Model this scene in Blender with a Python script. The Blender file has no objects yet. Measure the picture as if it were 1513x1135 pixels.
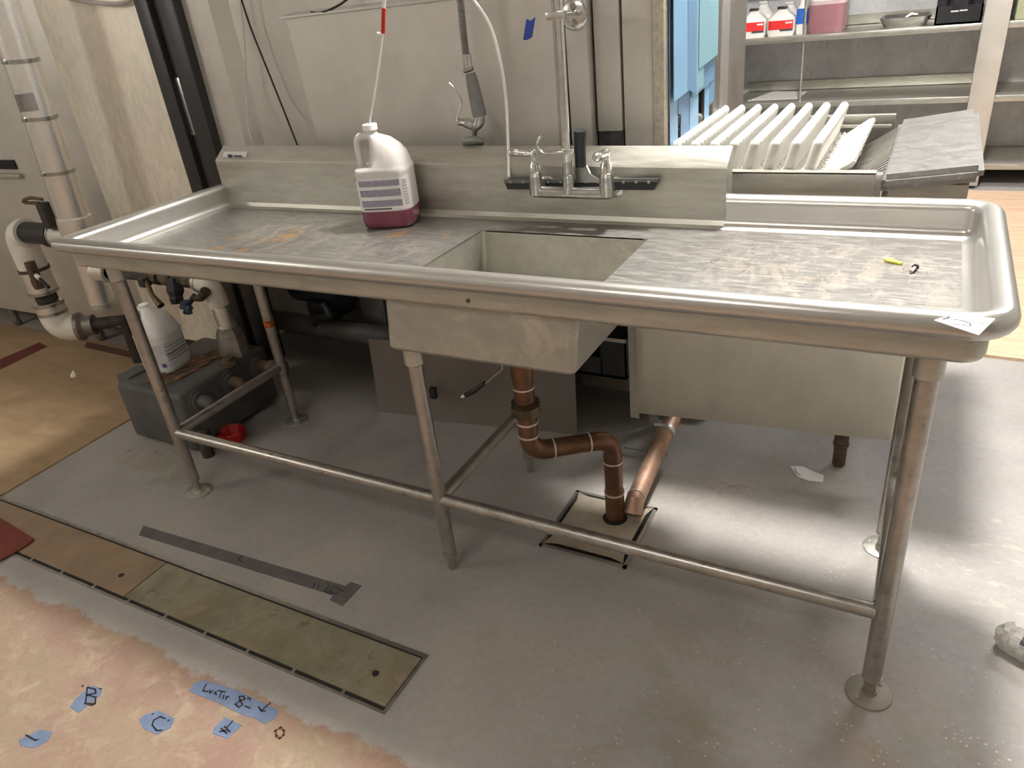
import bpy, bmesh, math, random
from mathutils import Vector, Matrix
random.seed(7)
C = bpy.context.scene.collection
PI = math.pi
W, H = 1513, 1135
# ------------------------------------------------------------------ camera
CAM = Vector((2.0290, -1.2366, 1.3952)); ROT = (1.0778, 0.1029, 0.4839); FPX = 1086.07
cam = bpy.data.cameras.new('camera'); co = bpy.data.objects.new('camera', cam); C.objects.link(co)
co.location = CAM; co.rotation_mode = 'XYZ'; co.rotation_euler = ROT
cam.sensor_width = 36; cam.sensor_fit = 'HORIZONTAL'; cam.lens = FPX*36/W; cam.clip_start = .02
bpy.context.scene.camera = co
from mathutils import Euler
RM = Euler(ROT, 'XYZ').to_matrix()
def _ray(u, v): return RM @ Vector(((u-W/2)/FPX, -(v-H/2)/FPX, -1))
def gz(u, v, z=0):            # a measured point of the photograph on a level surface
    d = _ray(u, v); return CAM + d*((z-CAM.z)/d.z)
def gy(u, v, y):              # ... on an upright surface facing the table front
    d = _ray(u, v); return CAM + d*((y-CAM.y)/d.y)
# ------------------------------------------------------------------ materials
def srgb(r, g, b):
    f = lambda c: (c/255/12.92 if c/255 <= .04045 else ((c/255+.055)/1.055)**2.4)
    return (f(r), f(g), f(b), 1)
class NT:
    def __init__(s, name):
        s.m = bpy.data.materials.new(name); s.m.use_nodes = True
        s.t = s.m.node_tree; s.b = s.t.nodes['Principled BSDF']; s.tc = None
    def n(s, typ, **kw):
        x = s.t.nodes.new(typ)
        for k, v in kw.items(): setattr(x, k, v)
        return x
    def l(s, a, b): s.t.links.new(a, b)
    def co(s, scale=(1, 1, 1), rot=(0, 0, 0), world=False):
        if world:
            g = s.n('ShaderNodeNewGeometry'); src = g.outputs['Position']
        else:
            g = s.n('ShaderNodeTexCoord'); src = g.outputs['Object']
        mp = s.n('ShaderNodeMapping'); mp.inputs['Scale'].default_value = scale; mp.inputs['Rotation'].default_value = rot
        s.l(src, mp.inputs['Vector']); return mp.outputs['Vector']
    def noise(s, vec, scale, detail=4, rough=.6, dist=0):
        x = s.n('ShaderNodeTexNoise'); x.inputs['Scale'].default_value = scale; x.inputs['Detail'].default_value = detail
        x.inputs['Roughness'].default_value = rough; x.inputs['Distortion'].default_value = dist
        s.l(vec, x.inputs['Vector']); return x.outputs['Fac']
    def ramp(s, fac, stops, interp='LINEAR'):
        r = s.n('ShaderNodeValToRGB'); r.color_ramp.interpolation = interp
        e = r.color_ramp.elements
        while len(e) < len(stops): e.new(.5)
        for k, (p, c) in enumerate(stops):
            e[k].position = p; e[k].color = c if isinstance(c, tuple) else (c, c, c, 1)
        s.l(fac, r.inputs['Fac']); return r.outputs['Color']
    def mix(s, fac, a, b, mode='MIX'):
        x = s.n('ShaderNodeMix', data_type='RGBA', blend_type=mode)
        for k, v in ((0, fac), (6, a), (7, b)):
            if hasattr(v, 'is_output'): s.l(v, x.inputs[k])
            else: x.inputs[k].default_value = v
        return x.outputs[2]
    def math(s, op, a, b=0.0, c=None):
        x = s.n('ShaderNodeMath', operation=op)
        for k, v in enumerate((a, b) if c is None else (a, b, c)):
            if hasattr(v, 'is_output'): s.l(v, x.inputs[k])
            else: x.inputs[k].default_value = v
        return x.outputs[0]
    def sep(s, vec):
        x = s.n('ShaderNodeSeparateXYZ'); s.l(vec, x.inputs[0]); return x.outputs
    def bump(s, h, strength=.2, dist=.01):
        x = s.n('ShaderNodeBump'); x.inputs['Strength'].default_value = strength; x.inputs['Distance'].default_value = dist
        s.l(h, x.inputs['Height']); s.l(x.outputs[0], s.b.inputs['Normal'])
    def set(s, **kw):
        for k, v in kw.items():
            i = s.b.inputs[k.replace('_', ' ')]
            if hasattr(v, 'is_output'): s.l(v, i)
            else: i.default_value = v
        return s
MATS = {}
def plain(name, col, rough=.5, metal=0, var=.12, scale=30, **kw):
    if name in MATS: return MATS[name]
    t = NT(name); n = t.noise(t.co(), scale)
    a = tuple(c*(1-var) for c in col[:3])+(1,); b = tuple(min(1, c*(1+var)) for c in col[:3])+(1,)
    t.set(Base_Color=t.ramp(n, [(.3, a), (.7, b)]), Roughness=rough, Metallic=metal, **kw)
    MATS[name] = t.m; return t.m
def steel(name, col=(.56, .54, .51), rough=.36, metal=.9, streak=(2, 2, 2), var=.16, stain=None, wear=.0, bump=.05, patch=.35, rvar=.1):
    if name in MATS: return MATS[name]
    t = NT(name); v = t.co(streak, world=False); v2 = t.co()
    n = t.noise(v, 9, 6, .65); n2 = t.noise(v2, 3.2, 5, .6)
    a = tuple(c*(1-var) for c in col)+(1,); b = tuple(min(1, c*(1+var)) for c in col)+(1,)
    c1 = t.ramp(n, [(.3, a), (.7, b)])
    c2 = t.mix(t.ramp(n2, [(.35, 0.0), (.75, patch)]), c1, tuple(c*.72 for c in col)+(1,))
    if stain:
        m = t.ramp(t.noise(v2, 7, 6, .7, .6), [(.58, 0.0), (.7, stain[1])]); c2 = t.mix(m, c2, stain[0])
    if wear:
        m = t.ramp(t.noise(v, 26, 5, .7), [(.56, 0.0), (.68, wear)]); c2 = t.mix(m, c2, (.8, .78, .74, 1))
    r = t.ramp(n, [(.25, rough-rvar*.8), (.75, rough+rvar)])
    t.set(Base_Color=c2, Roughness=r, Metallic=metal)
    if bump: t.bump(n, bump, .004)
    MATS[name] = t.m; return t.m
M = {}
M['steel'] = steel('satin_stainless', (.52, .51, .455), .36, .72, streak=(1, 6, 6), stain=((.30, .27, .23, 1), .3))
M['tube'] = steel('tube_stainless', (.43, .405, .37), .32, .85, streak=(4, 4, 4), stain=((.20, .17, .14, 1), .55), var=.2, bump=.01)
M['rim'] = plain('polished_rim', (.56, .55, .525, 1), .3, .85, .04, 5)
M['machine'] = steel('machine_panel', (.60, .575, .53), .45, .45, streak=(1, 1, 1), var=.07, stain=((.40, .37, .32, 1), .3), bump=.02)
M['scuffed'] = steel('scuffed_panel', (.84, .785, .68), .5, .25, streak=(5, 5, 1.8), var=.13, stain=((.94, .89, .74, 1), .8), bump=.03)
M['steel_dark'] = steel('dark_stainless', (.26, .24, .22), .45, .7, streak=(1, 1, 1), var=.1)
M['chrome'] = plain('worn_chrome', (.70, .70, .68, 1), .2, 1, .1, 60)
M['castchrome'] = plain('dull_cast_chrome', (.47, .47, .455, 1), .28, 1, .15, 40)
M['alu'] = steel('hammered_aluminium_jacket', (.80, .78, .745), .30, .85, streak=(14, 14, 14), var=.06, bump=.14, patch=.1, rvar=.05)
M['black'] = plain('black_rubber', (.018, .018, .02, 1), .45)
M['blackplastic'] = plain('black_plastic', (.02, .021, .025, 1), .35)
M['postblack'] = plain('black_channel', (.03, .03, .033, 1), .4, .2)
M['darkiron'] = plain('dark_iron', (.05, .042, .036, 1), .6, .3, .3, 40)
M['white'] = plain('white_plastic', (.80, .79, .76, 1), .35, 0, .05)
M['pvc'] = plain('white_pvc_jacket', (.74, .71, .66, 1), .45, 0, .08, 12)
M['hdpe'] = plain('milky_jug_plastic', (.62, .59, .565, 1), .38, 0, .05, 8, Subsurface_Weight=.25)
M['hdpe'].node_tree.nodes['Principled BSDF'].inputs['Subsurface Radius'].default_value = (.02, .015, .012)
M['hdpe_clear'] = plain('clear_jug_plastic', (.70, .71, .70, 1), .35, 0, .05, 8, Subsurface_Weight=.25)
M['pink'] = plain('pink_liquid', srgb(112, 56, 74), .15, 0, .12, 14)
M['palepink'] = plain('pale_pink_liquid', srgb(158, 112, 120), .25, 0, .1, 8)
M['label'] = plain('paper_label', (.66, .64, .63, 1), .5, 0, .04)
M['labelprint'] = plain('purple_grey_print', srgb(136, 132, 146), .6, 0, .22, 160)
M['labeltext'] = plain('dark_print', (.05, .05, .06, 1), .6)
M['greytext'] = plain('grey_print', (.38, .37, .38, 1), .6)
M['red'] = plain('red_label', srgb(222, 48, 48), .45, 0, .05)
M['redplastic'] = plain('red_plastic', srgb(178, 26, 22), .4, 0, .2, 20)
M['blue'] = plain('blue_label', srgb(40, 105, 200), .45, 0, .05)
M['tapeblue'] = plain('blue_painter_tape', srgb(42, 72, 160), .6, 0, .08)
M['tapepale'] = plain('faded_blue_tape', srgb(106, 122, 150), .65, 0, .18, 25)
M['ink'] = plain('black_marker', (.02, .02, .03, 1), .6)
M['film'] = plain('pale_blue_strip', srgb(122, 162, 194), .4, 0, .06, 10)
M['flight'] = plain('milky_nylon', (.60, .585, .55, 1), .35, 0, .05, 30, Subsurface_Weight=.3)
M['flight'].node_tree.nodes['Principled BSDF'].inputs['Subsurface Radius'].default_value = (.012, .01, .008)
M['paper'] = plain('white_paper', (.82, .82, .82, 1), .6, 0, .03)
M['tank'] = plain('grey_painted_tank', (.085, .085, .082, 1), .6, .1, .25, 9)
M['rust'] = plain('rusty_iron', (.11, .075, .05, 1), .75, .2, .45, 30)
M['wood'] = plain('splintered_wood', srgb(120, 92, 70), .8, 0, .35, 25)
M['yellow'] = plain('yellow_scrap', srgb(222, 218, 90), .6, 0, .1)
M['orange'] = plain('orange_tape', srgb(170, 92, 40), .6, 0, .2)
M['gap'] = plain('dark_gap', (.012, .012, .012, 1), .8)
M['greytape'] = plain('grey_cloth_tape', srgb(96, 92, 92), .6, 0, .22, 14)
M['redmat'] = plain('red_rosin_paper', srgb(112, 50, 42), .75, 0, .18, 20)
M['greenbox'] = plain('sage_green_plastic', srgb(168, 172, 140), .5, 0, .05)
M['glassdark'] = plain('dark_glass', (.03, .03, .035, 1), .12)
M['foil'] = plain('foil_tray', (.62, .61, .60, 1), .25, .9, .2, 30)
M['clearwrap'] = plain('crumpled_clear_plastic', (.70, .68, .64, 1), .16, 0, .2, 25, Transmission_Weight=.55)
M['accent'] = plain('grey_panel', (.33, .32, .31, 1), .5, .3, .1, 6)
# copper
t = NT('aged_copper'); v = t.co(); n = t.noise(v, 14, 5, .6); n2 = t.noise(v, 45, 4)
c_ = t.ramp(n, [(.25, (.11, .06, .04, 1)), (.5, (.21, .115, .072, 1)), (.75, (.33, .18, .115, 1))])
c_ = t.mix(t.ramp(n2, [(.6, 0.0), (.75, .4)]), c_, (.16, .11, .08, 1))
t.set(Base_Color=c_, Metallic=.85, Roughness=.38); M['copper'] = t.m
t = NT('bright_aged_copper'); v = t.co(); n = t.noise(v, 18, 5, .6)
t.set(Base_Color=t.ramp(n, [(.25, (.30, .18, .13, 1)), (.5, (.46, .30, .22, 1)), (.75, (.60, .42, .32, 1))]), Metallic=.7, Roughness=.5); M['copper_pale'] = t.m
M['solder'] = plain('solder_ring', (.72, .66, .58, 1), .4, .6, .2, 90)
M['brass'] = plain('dull_brass', (.13, .105, .065, 1), .42, .85, .3, 40)
# work surface: satin steel with dried stains and scratches
t = NT('work_surface_steel'); v = t.co(); vs = t.co((1.2, 7, 1), (0, 0, .35)); vs2 = t.co((1.2, 9, 1), (0, 0, -.2))
n = t.noise(v, 3.5, 6, .65, .4); sc = t.noise(vs, 12, 6, .75); sc2 = t.noise(vs2, 20, 5, .75)
c1 = t.ramp(n, [(.3, (.18, .173, .160, 1)), (.5, (.245, .236, .221, 1)), (.72, (.29, .281, .264, 1))])
c1 = t.mix(t.ramp(sc, [(.48, 0.0), (.62, .5)]), c1, (.47, .46, .44, 1))
c1 = t.mix(t.ramp(sc2, [(.50, 0.0), (.66, .55)]), c1, (.115, .107, .095, 1))
pos = t.sep(v)
def blob(cx, cy, rx, ry):
    a = t.math('DIVIDE', t.math('SUBTRACT', pos[0], cx), rx); b = t.math('DIVIDE', t.math('SUBTRACT', pos[1], cy), ry)
    d = t.math('ADD', t.math('MULTIPLY', a, a), t.math('MULTIPLY', b, b))
    return t.math('SUBTRACT', 1.0, t.math('MINIMUM', d, 1.0))
n3 = t.noise(t.co((3, 1.3, 1), (0, 0, .6)), 9, 6, .7, .8)
lime = t.math('MULTIPLY', t.ramp(n3, [(.48, 0.0), (.58, 1.0)]), t.math('ADD', blob(.40, .22, .28, .3), t.math('ADD', blob(.85, .15, .2, .2), blob(1.9, .22, .35, .28))))
c1 = t.mix(t.math('MULTIPLY', lime, .55), c1, (.48, .425, .36, 1))
rustm = t.math('MULTIPLY', t.ramp(t.noise(v, 16, 5, .7, .6), [(.54, 0.0), (.61, 1.0)]), t.math('ADD', blob(.38, .18, .16, .2), t.math('MULTIPLY', blob(.86, .33, .14, .08), .7)))
c1 = t.mix(t.math('MULTIPLY', rustm, .9), c1, (.60, .31, .07, 1))
brn = t.math('MULTIPLY', t.ramp(t.noise(t.co((1, 3, 1), (0, 0, .4)), 12, 6, .75, .7), [(.57, 0.0), (.66, 1.0)]), blob(1.85, .2, .28, .22))
c1 = t.mix(t.math('MULTIPLY', brn, .6), c1, (.20, .14, .105, 1))
t.set(Base_Color=c1, Metallic=.72, Roughness=t.ramp(sc, [(.3, .34), (.7, .46)])); t.bump(sc, .12, .003); M['deck'] = t.m
# floor: grey epoxy, pinkish bare concrete past a ragged edge in front
t = NT('floor_epoxy_and_concrete'); v = t.co(); pos = t.sep(v)
n = t.noise(v, 2.2, 6, .6, .3); nf = t.noise(v, 28, 5, .7); nm = t.noise(v, 7, 6, .65)
ep = t.ramp(n, [(.3, srgb(146, 141, 138)), (.5, srgb(160, 156, 153)), (.72, srgb(170, 164, 156))])
ep = t.mix(t.ramp(nm, [(.55, 0.0), (.75, .35)]), ep, srgb(146, 136, 120))
green = t.math('MULTIPLY', t.ramp(t.noise(v, 5, 5, .65, .5), [(.48, 0.0), (.68, .55)]), t.math('ADD', blob(2.0, -.25, .75, .4), blob(-.2, .08, .35, .25)))
ep = t.mix(green, ep, srgb(128, 120, 88))
pk = t.math('MULTIPLY', t.ramp(t.noise(v, 4, 5, .6, .3), [(.45, 0.0), (.62, .5)]), blob(2.08, -.15, .4, .4))
ep = t.mix(pk, ep, srgb(160, 136, 122))
rs = t.math('MULTIPLY', t.ramp(t.noise(v, 14, 5, .7), [(.55, 0.0), (.65, .7)]), t.math('ADD', blob(-.38, .12, .22, .12), blob(1.62, .62, .2, .1)))
ep = t.mix(rs, ep, srgb(140, 105, 74))
vo = t.n('ShaderNodeTexVoronoi'); vo.inputs['Scale'].default_value = 70; t.l(v, vo.inputs['Vector'])
sp = t.math('MULTIPLY', t.ramp(vo.outputs['Distance'], [(.10, 1.0), (.2, 0.0)]), t.math('MULTIPLY', t.ramp(t.noise(v, 9, 4, .6), [(.5, 0.0), (.62, 1.0)]), t.math('ADD', t.math('MULTIPLY', blob(2.15, -.05, 1.0, .8), .9), .12)))
ep = t.mix(sp, ep, srgb(214, 208, 196))
chalk = t.math('MULTIPLY', t.ramp(t.noise(t.co((1, 4, 1), (0, 0, 1.0)), 9, 5, .7, .4), [(.57, 0.0), (.66, .55)]), blob(2.42, .5, .25, .35))
ep = t.mix(chalk, ep, srgb(208, 200, 186))
ns = t.noise(t.co((1, 1, 1)), 4.2, 8, .72, .5)
cc = t.ramp(ns, [(.32, srgb(150, 136, 112)), (.45, srgb(158, 138, 118)), (.56, srgb(154, 126, 113)), (.72, srgb(140, 120, 98))])
cc = t.mix(t.ramp(t.noise(v, 11, 6, .7, .7), [(.53, 0.0), (.66, .75)]), cc, srgb(176, 160, 138))
cc = t.mix(t.ramp(t.noise(v, 8, 6, .72, 1.2), [(.494, 0.0), (.5, .5), (.506, 0.0)]), cc, srgb(128, 92, 70))
yy = t.math('ADD', pos[1], t.math('MULTIPLY', t.math('SUBTRACT', t.noise(v, 6, 9, .75), .5), .13))
edge = t.ramp(t.math('ADD', t.math('MULTIPLY', t.math('ADD', yy, .545), 130), .5), [(.0, 0.0), (1., 1.0)])
far = t.ramp(t.math('MULTIPLY', t.math('SUBTRACT', pos[1], 1.7), 100), [(0, 0.0), (1, 1.0)])
col = t.mix(edge, cc, ep)
near_edge = t.math('MULTIPLY', t.ramp(t.math('ABSOLUTE', t.math('ADD', yy, .56)), [(0.0, 1.0), (.03, 0.0)]), .4)
col = t.mix(near_edge, col, srgb(142, 112, 90))
col = t.mix(t.ramp(t.noise(v, 55, 3, .6), [(.35, .10), (.6, 0.0)]), col, srgb(84, 78, 70))
t.set(Base_Color=col, Roughness=t.mix(edge, (.85,)*3+(1,), (.5,)*3+(1,))); hb = t.math('ADD', t.math('MULTIPLY', ns, t.math('SUBTRACT', 1.0, edge)), t.math('MULTIPLY', nf, .08)); t.bump(hb, .35, .02)
M['floor'] = t.m
t = NT('tan_floor_board'); v = t.co(); n = t.noise(t.co((1, 4, 1)), 5, 6, .6, .4)
cb = t.ramp(n, [(.3, srgb(146, 122, 92)), (.55, srgb(158, 134, 103)), (.75, srgb(166, 143, 114))])
cb = t.mix(t.ramp(t.noise(v, 4, 5, .6), [(.55, 0.0), (.7, .45)]), cb, srgb(128, 104, 76)); t.set(Base_Color=cb, Roughness=.75); M['board'] = t.m
t = NT('plywood_floor_cover'); n = t.noise(t.co((1.2, 9, 1)), 6, 6, .6, .6)
t.set(Base_Color=t.ramp(n, [(.3, srgb(186, 152, 126)), (.55, srgb(206, 176, 148)), (.75, srgb(216, 190, 166))]), Roughness=.7); M['ply'] = t.m
t = NT('trench_cover_plate'); v = t.co(); n = t.noise(v, 6, 6, .65, .5)
cp = t.ramp(n, [(.3, srgb(118, 112, 92)), (.48, srgb(152, 146, 126)), (.6, srgb(138, 130, 108)), (.75, srgb(170, 150, 130))])
cp = t.mix(t.ramp(t.noise(v, 5, 5, .6), [(.5, 0.0), (.65, .6)]), cp, srgb(114, 112, 88)); cp = t.mix(t.ramp(t.noise(v, 22, 5, .7), [(.6, 0.0), (.68, .5)]), cp, srgb(76, 66, 52))
t.set(Base_Color=cp, Roughness=.5, Metallic=.35); M['trench'] = t.m
t = NT('limescaled_drain_cover'); v = t.co(); n = t.noise(v, 8, 6, .6)
t.set(Base_Color=t.ramp(n, [(.3, srgb(158, 146, 128)), (.6, srgb(186, 176, 160)), (.8, srgb(176, 156, 128))]), Roughness=.5, Metallic=.3); M['draincover'] = t.m
t = NT('galvanised_back_panel'); v = t.co(); n = t.noise(v, 6, 6, .7, .5); n2 = t.noise(t.co((8, 1, 1.5)), 6, 5, .7)
cg = t.ramp(n, [(.3, (.47, .475, .49, 1)), (.55, (.60, .605, .625, 1)), (.75, (.70, .70, .72, 1))]); cg = t.mix(t.ramp(n2, [(.6, 0.0), (.72, .5)]), cg, (.14, .14, .14, 1))
t.set(Base_Color=cg, Roughness=.6, Metallic=.1); M['galv'] = t.m
M['wall'] = plain('painted_wall', srgb(168, 164, 157), .8, 0, .05, 3)
M['ceiling'] = plain('ceiling_tile', srgb(186, 183, 177), .9, 0, .05, 6)
def lamp_mat(name, strength, col=(1, .93, .84)):
    t = NT(name); t.set(Base_Color=(.9, .9, .9, 1), Emission_Color=col+(1,), Emission_Strength=strength); return t.m
# ------------------------------------------------------------------ mesh helpers
class MB:
    def __init__(s): s.bm = bmesh.new()
    def face(s, pts):
        try: return s.bm.faces.new([s.bm.verts.new(p) for p in pts])
        except ValueError: pass
    def box(s, x0, x1, y0, y1, z0, z1, bev=0, seg=2, mat=None):
        r = bmesh.ops.create_cube(s.bm, size=1); vs = r['verts']
        for v in vs:
            v.co = Vector(((x0+x1)/2+v.co.x*(x1-x0), (y0+y1)/2+v.co.y*(y1-y0), (z0+z1)/2+v.co.z*(z1-z0)))
        if bev:
            es = list({e for v in vs for e in v.link_edges})
            r2 = bmesh.ops.bevel(s.bm, geom=es, offset=bev, segments=seg, affect='EDGES', profile=.5)
            vs = list({v for f in r2['faces'] for v in f.verts} | {v for v in vs if v.is_valid})
        if mat:
            for v in vs: v.co = mat @ v.co
        return s
    def tube(s, pts, r, n=14, cap=True):
        pts = [Vector(p) for p in pts]; k = len(pts); rr = r if isinstance(r, (list, tuple)) else [r]*k
        rings = []; prev = None
        for i, p in enumerate(pts):
            if i == 0: d = pts[1]-p
            elif i == k-1: d = p-pts[i-1]
            else: d = (pts[i+1]-p).normalized()+(p-pts[i-1]).normalized()
            if d.length < 1e-9: d = prev_d
            d = d.normalized(); prev_d = d
            if prev is None:
                a = d.orthogonal().normalized()
            else:
                a = (prev-d*prev.dot(d)); a = a.normalized() if a.length > 1e-6 else d.orthogonal().normalized()
            prev = a; b = d.cross(a)
            rings.append([s.bm.verts.new(p+(a*math.cos(2*PI*j/n)+b*math.sin(2*PI*j/n))*rr[i]) for j in range(n)])
        for A, B in zip(rings, rings[1:]):
            for j in range(n): s.bm.faces.new((A[j], A[(j+1) % n], B[(j+1) % n], B[j]))
        if cap:
            s.bm.faces.new(rings[0][::-1]); s.bm.faces.new(rings[-1])
        return s
    def lathe(s, base, axis, prof, n=24, cap=True):     # prof: list of (distance along axis, radius)
        base = Vector(base); axis = Vector(axis).normalized(); a = axis.orthogonal().normalized(); b = axis.cross(a); rings = []
        for h, r in prof:
            rings.append([s.bm.verts.new(base+axis*h+(a*math.cos(2*PI*j/n)+b*math.sin(2*PI*j/n))*max(r, 1e-4)) for j in range(n)])
        for A, B in zip(rings, rings[1:]):
            for j in range(n): s.bm.faces.new((A[j], A[(j+1) % n], B[(j+1) % n], B[j]))
        if cap: s.bm.faces.new(rings[0][::-1]); s.bm.faces.new(rings[-1])
        return s
    def loft(s, secs, n=36, cap=True, j0=0, j1=None, grow=0):   # secs: (z, cx, cy, hx, hy, exponent)
        full = j1 is None; js = range(n) if full else range(j0, j1+1); rings = []
        for z, cx, cy, hx, hy, e in secs:
            ring = []
            for j in js:
                q = 2*PI*j/n; c, d = math.cos(q), math.sin(q)
                ring.append(s.bm.verts.new((cx+(hx+grow)*math.copysign(abs(c)**(2/e), c), cy+(hy+grow)*math.copysign(abs(d)**(2/e), d), z)))
            rings.append(ring)
        m = len(rings[0])
        for A, B in zip(rings, rings[1:]):
            for j in range(m if full else m-1): s.bm.faces.new((A[j], A[(j+1) % m], B[(j+1) % m], B[j]))
        if cap and full: s.bm.faces.new(rings[0][::-1]); s.bm.faces.new(rings[-1])
        return s
    def prism(s, poly, h):                                # poly: 3-D points in order, h: offset vector
        h = Vector(h); a = [s.bm.verts.new(Vector(p)) for p in poly]; b = [s.bm.verts.new(Vector(p)+h) for p in poly]; k = len(a)
        s.bm.faces.new(a[::-1]); s.bm.faces.new(b)
        for i in range(k): s.bm.faces.new((a[i], a[(i+1) % k], b[(i+1) % k], b[i]))
        return s
    def sweep(s, path, prof, closed=False):               # path: (x, y, nx, ny, scale); prof: (offset, z)
        rings = [[s.bm.verts.new((x+nx*k*o, y+ny*k*o, z)) for o, z in prof] for x, y, nx, ny, k in path]
        for A, B in zip(rings, rings[1:]):
            for j in range(len(prof)-1): s.bm.faces.new((A[j], B[j], B[j+1], A[j+1]))
        return s
    def strokes(s, lines, w, fr, lift=.0006):             # marker strokes on a surface; fr maps (a, b) to a point, returns (pt, normal)
        for ln in lines:
            for p, q in zip(ln, ln[1:]):
                A, nrm = fr(*p); B, _ = fr(*q); d = (B-A)
                if d.length < 1e-6: continue
                d.normalize(); sd = nrm.cross(d)*w/2; e = d*w*.4; up = nrm*lift
                s.face([A-e-sd+up, B+e-sd+up, B+e+sd+up, A-e+sd+up])
        return s
    def build(s, name, mat, parent=None, smooth=40, kind=None, origin=None):
        bmesh.ops.recalc_face_normals(s.bm, faces=s.bm.faces[:])
        me = bpy.data.meshes.new(name)
        pl = parent.location if parent is not None else Vector((0, 0, 0))
        if parent is None and origin is not None:
            for v in s.bm.verts: v.co -= Vector(origin)
        if parent is not None:
            p = parent
            base = Vector((0, 0, 0))
            while p is not None: base = base+p.location; p = p.parent
            for v in s.bm.verts: v.co -= base
        s.bm.to_mesh(me); s.bm.free()
        ms = mat if isinstance(mat, (list, tuple)) else [mat]
        for m in ms: me.materials.append(m)
        if smooth:
            for p in me.polygons: p.use_smooth = True
            me.set_sharp_from_angle(angle=math.radians(smooth))
        o = bpy.data.objects.new(name, me); C.objects.link(o)
        if parent is not None: o.parent = parent
        elif origin is not None: o.location = origin
        if kind: o['kind'] = kind
        return o
def thing(name, label, cat, loc=(0, 0, 0), group=None):
    o = bpy.data.objects.new(name, None); C.objects.link(o); o.location = loc; o.empty_display_size = .05
    o['label'] = label; o['category'] = cat
    if group: o['group'] = group
    return o
def tag(o, label, cat, group=None):
    o['label'] = label; o['category'] = cat
    if group: o['group'] = group
    return o
def bez(pts, n=10):                                       # smooth curve through points
    pts = [Vector(p) for p in pts]; out = []
    for i in range(len(pts)-1):
        p0 = pts[max(i-1, 0)]; p1 = pts[i]; p2 = pts[i+1]; p3 = pts[min(i+2, len(pts)-1)]
        for k in range(n):
            t = k/n; out.append(.5*((2*p1)+(p2-p0)*t+(2*p0-5*p1+4*p2-p3)*t*t+(3*p1-p0-3*p2+p3)*t**3))
    out.append(pts[-1]); return out
def elbow(p, a, b, r, n=8):                               # quarter bend at corner p between directions a (in) and b (out)
    p, a, b = Vector(p), Vector(a).normalized(), Vector(b).normalized(); s0 = p-a*r; e = p+b*r
    return [s0*(1-t)**2+p*2*t*(1-t)+e*t*t for t in [i/n for i in range(n+1)]]
# ------------------------------------------------------------------ room
RX0, RX1, RY0, RY1, RZ = -3.6, 5.2, -3.8, 5.0, 3.12
MB().box(RX0, RX1, RY0, RY1, -.1, 0).build('floor', M['floor'], kind='structure')
MB().box(RX0, RX1, RY0, RY1, RZ, RZ+.1).build('ceiling', M['ceiling'], kind='structure')
MB().box(RX0, RX1, RY1, RY1+.1, 0, RZ).build('wall_back', M['wall'], kind='structure')
MB().box(RX0, RX1, RY0-.1, RY0, 0, RZ).build('wall_front', M['wall'], kind='structure')
MB().box(RX0-.1, RX0, RY0, RY1, 0, RZ).build('wall_left', M['wall'], kind='structure')
MB().box(RX1, RX1+.1, RY0, RY1, 0, RZ).build('wall_right', M['wall'], kind='structure')
def ceiling_light(x, y, sx, sy, watts, label, col=(1, .965, .91)):
    g = thing('ceiling_light', label, 'ceiling light', (x, y, RZ), 'ceiling lights')
    f = MB()
    for a in ((-sx/2-.02, -sx/2, -sy/2-.02, sy/2+.02), (sx/2, sx/2+.02, -sy/2-.02, sy/2+.02), (-sx/2, sx/2, -sy/2-.02, -sy/2), (-sx/2, sx/2, sy/2, sy/2+.02)):
        f.box(x+a[0], x+a[1], y+a[2], y+a[3], RZ-.03, RZ)
    f.build('frame', M['white'], g)
    MB().box(x-sx/2, x+sx/2, y-sy/2, y+sy/2, RZ-.02, RZ-.001).build('diffuser', lamp_mat('fill_lamp', watts/(PI*sx*sy), col), g)
dome = thing('ceiling_light', 'round dome ceiling light above the conveyor behind the sink table', 'ceiling light', (1.79, 1.07, RZ), 'ceiling lights')
MB().lathe((1.79, 1.07, RZ), (0, 0, -1), [(0, .20), (.02, .20), (.025, .175)], 32).build('base_ring', M['white'], dome)
MB().lathe((1.79, 1.07, RZ-.024), (0, 0, -1), [(.168*math.sin(q*PI/20), .168*math.cos(q*PI/20)) for q in range(11)], 32, False).build('diffuser', lamp_mat('dome_lamp', 610, (1, .965, .91)), dome)
fill_pend = thing('ceiling_light', 'unseen globe light added at the left front to brighten the machine panels', 'ceiling light', (-2.4, -2.2, 2.3), 'ceiling lights')  # made-up pendant, hung low to light upright panels more than the floor
MB().tube([(-2.4, -2.2, RZ), (-2.4, -2.2, 2.52)], .008, 8).lathe((-2.4, -2.2, RZ), (0, 0, -1), [(0, .06), (.02, .05)], 20).build('hanging_rod', M['steel'], fill_pend)
MB().lathe((-2.4, -2.2, 2.05), (0, 0, 1), [(.25-.25*math.cos(q*PI/16), .25*math.sin(q*PI/16)) for q in range(17)], 32).build('globe', lamp_mat('fill_globe', 27, (1, .96, .88)), fill_pend)
ceiling_light(1.0, -2.3, 1.2, .6, 27, 'unseen long fill light added above and behind the viewer', (1, .95, .88))  # added fill source lifting the shaded front sides and floor
ceiling_light(3.6, -.9, .6, 1.2, 12, 'unseen long fill light added at the right of the table', (1, .96, .90))  # weak fill added on the right, outside the view
ceiling_light(3.3, 3.6, 1.2, .5, 75, 'unseen long light added to brighten the far shelves', (.96, .98, 1))  # added to brighten the shelves, set aside from the table's mirror direction
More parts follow.
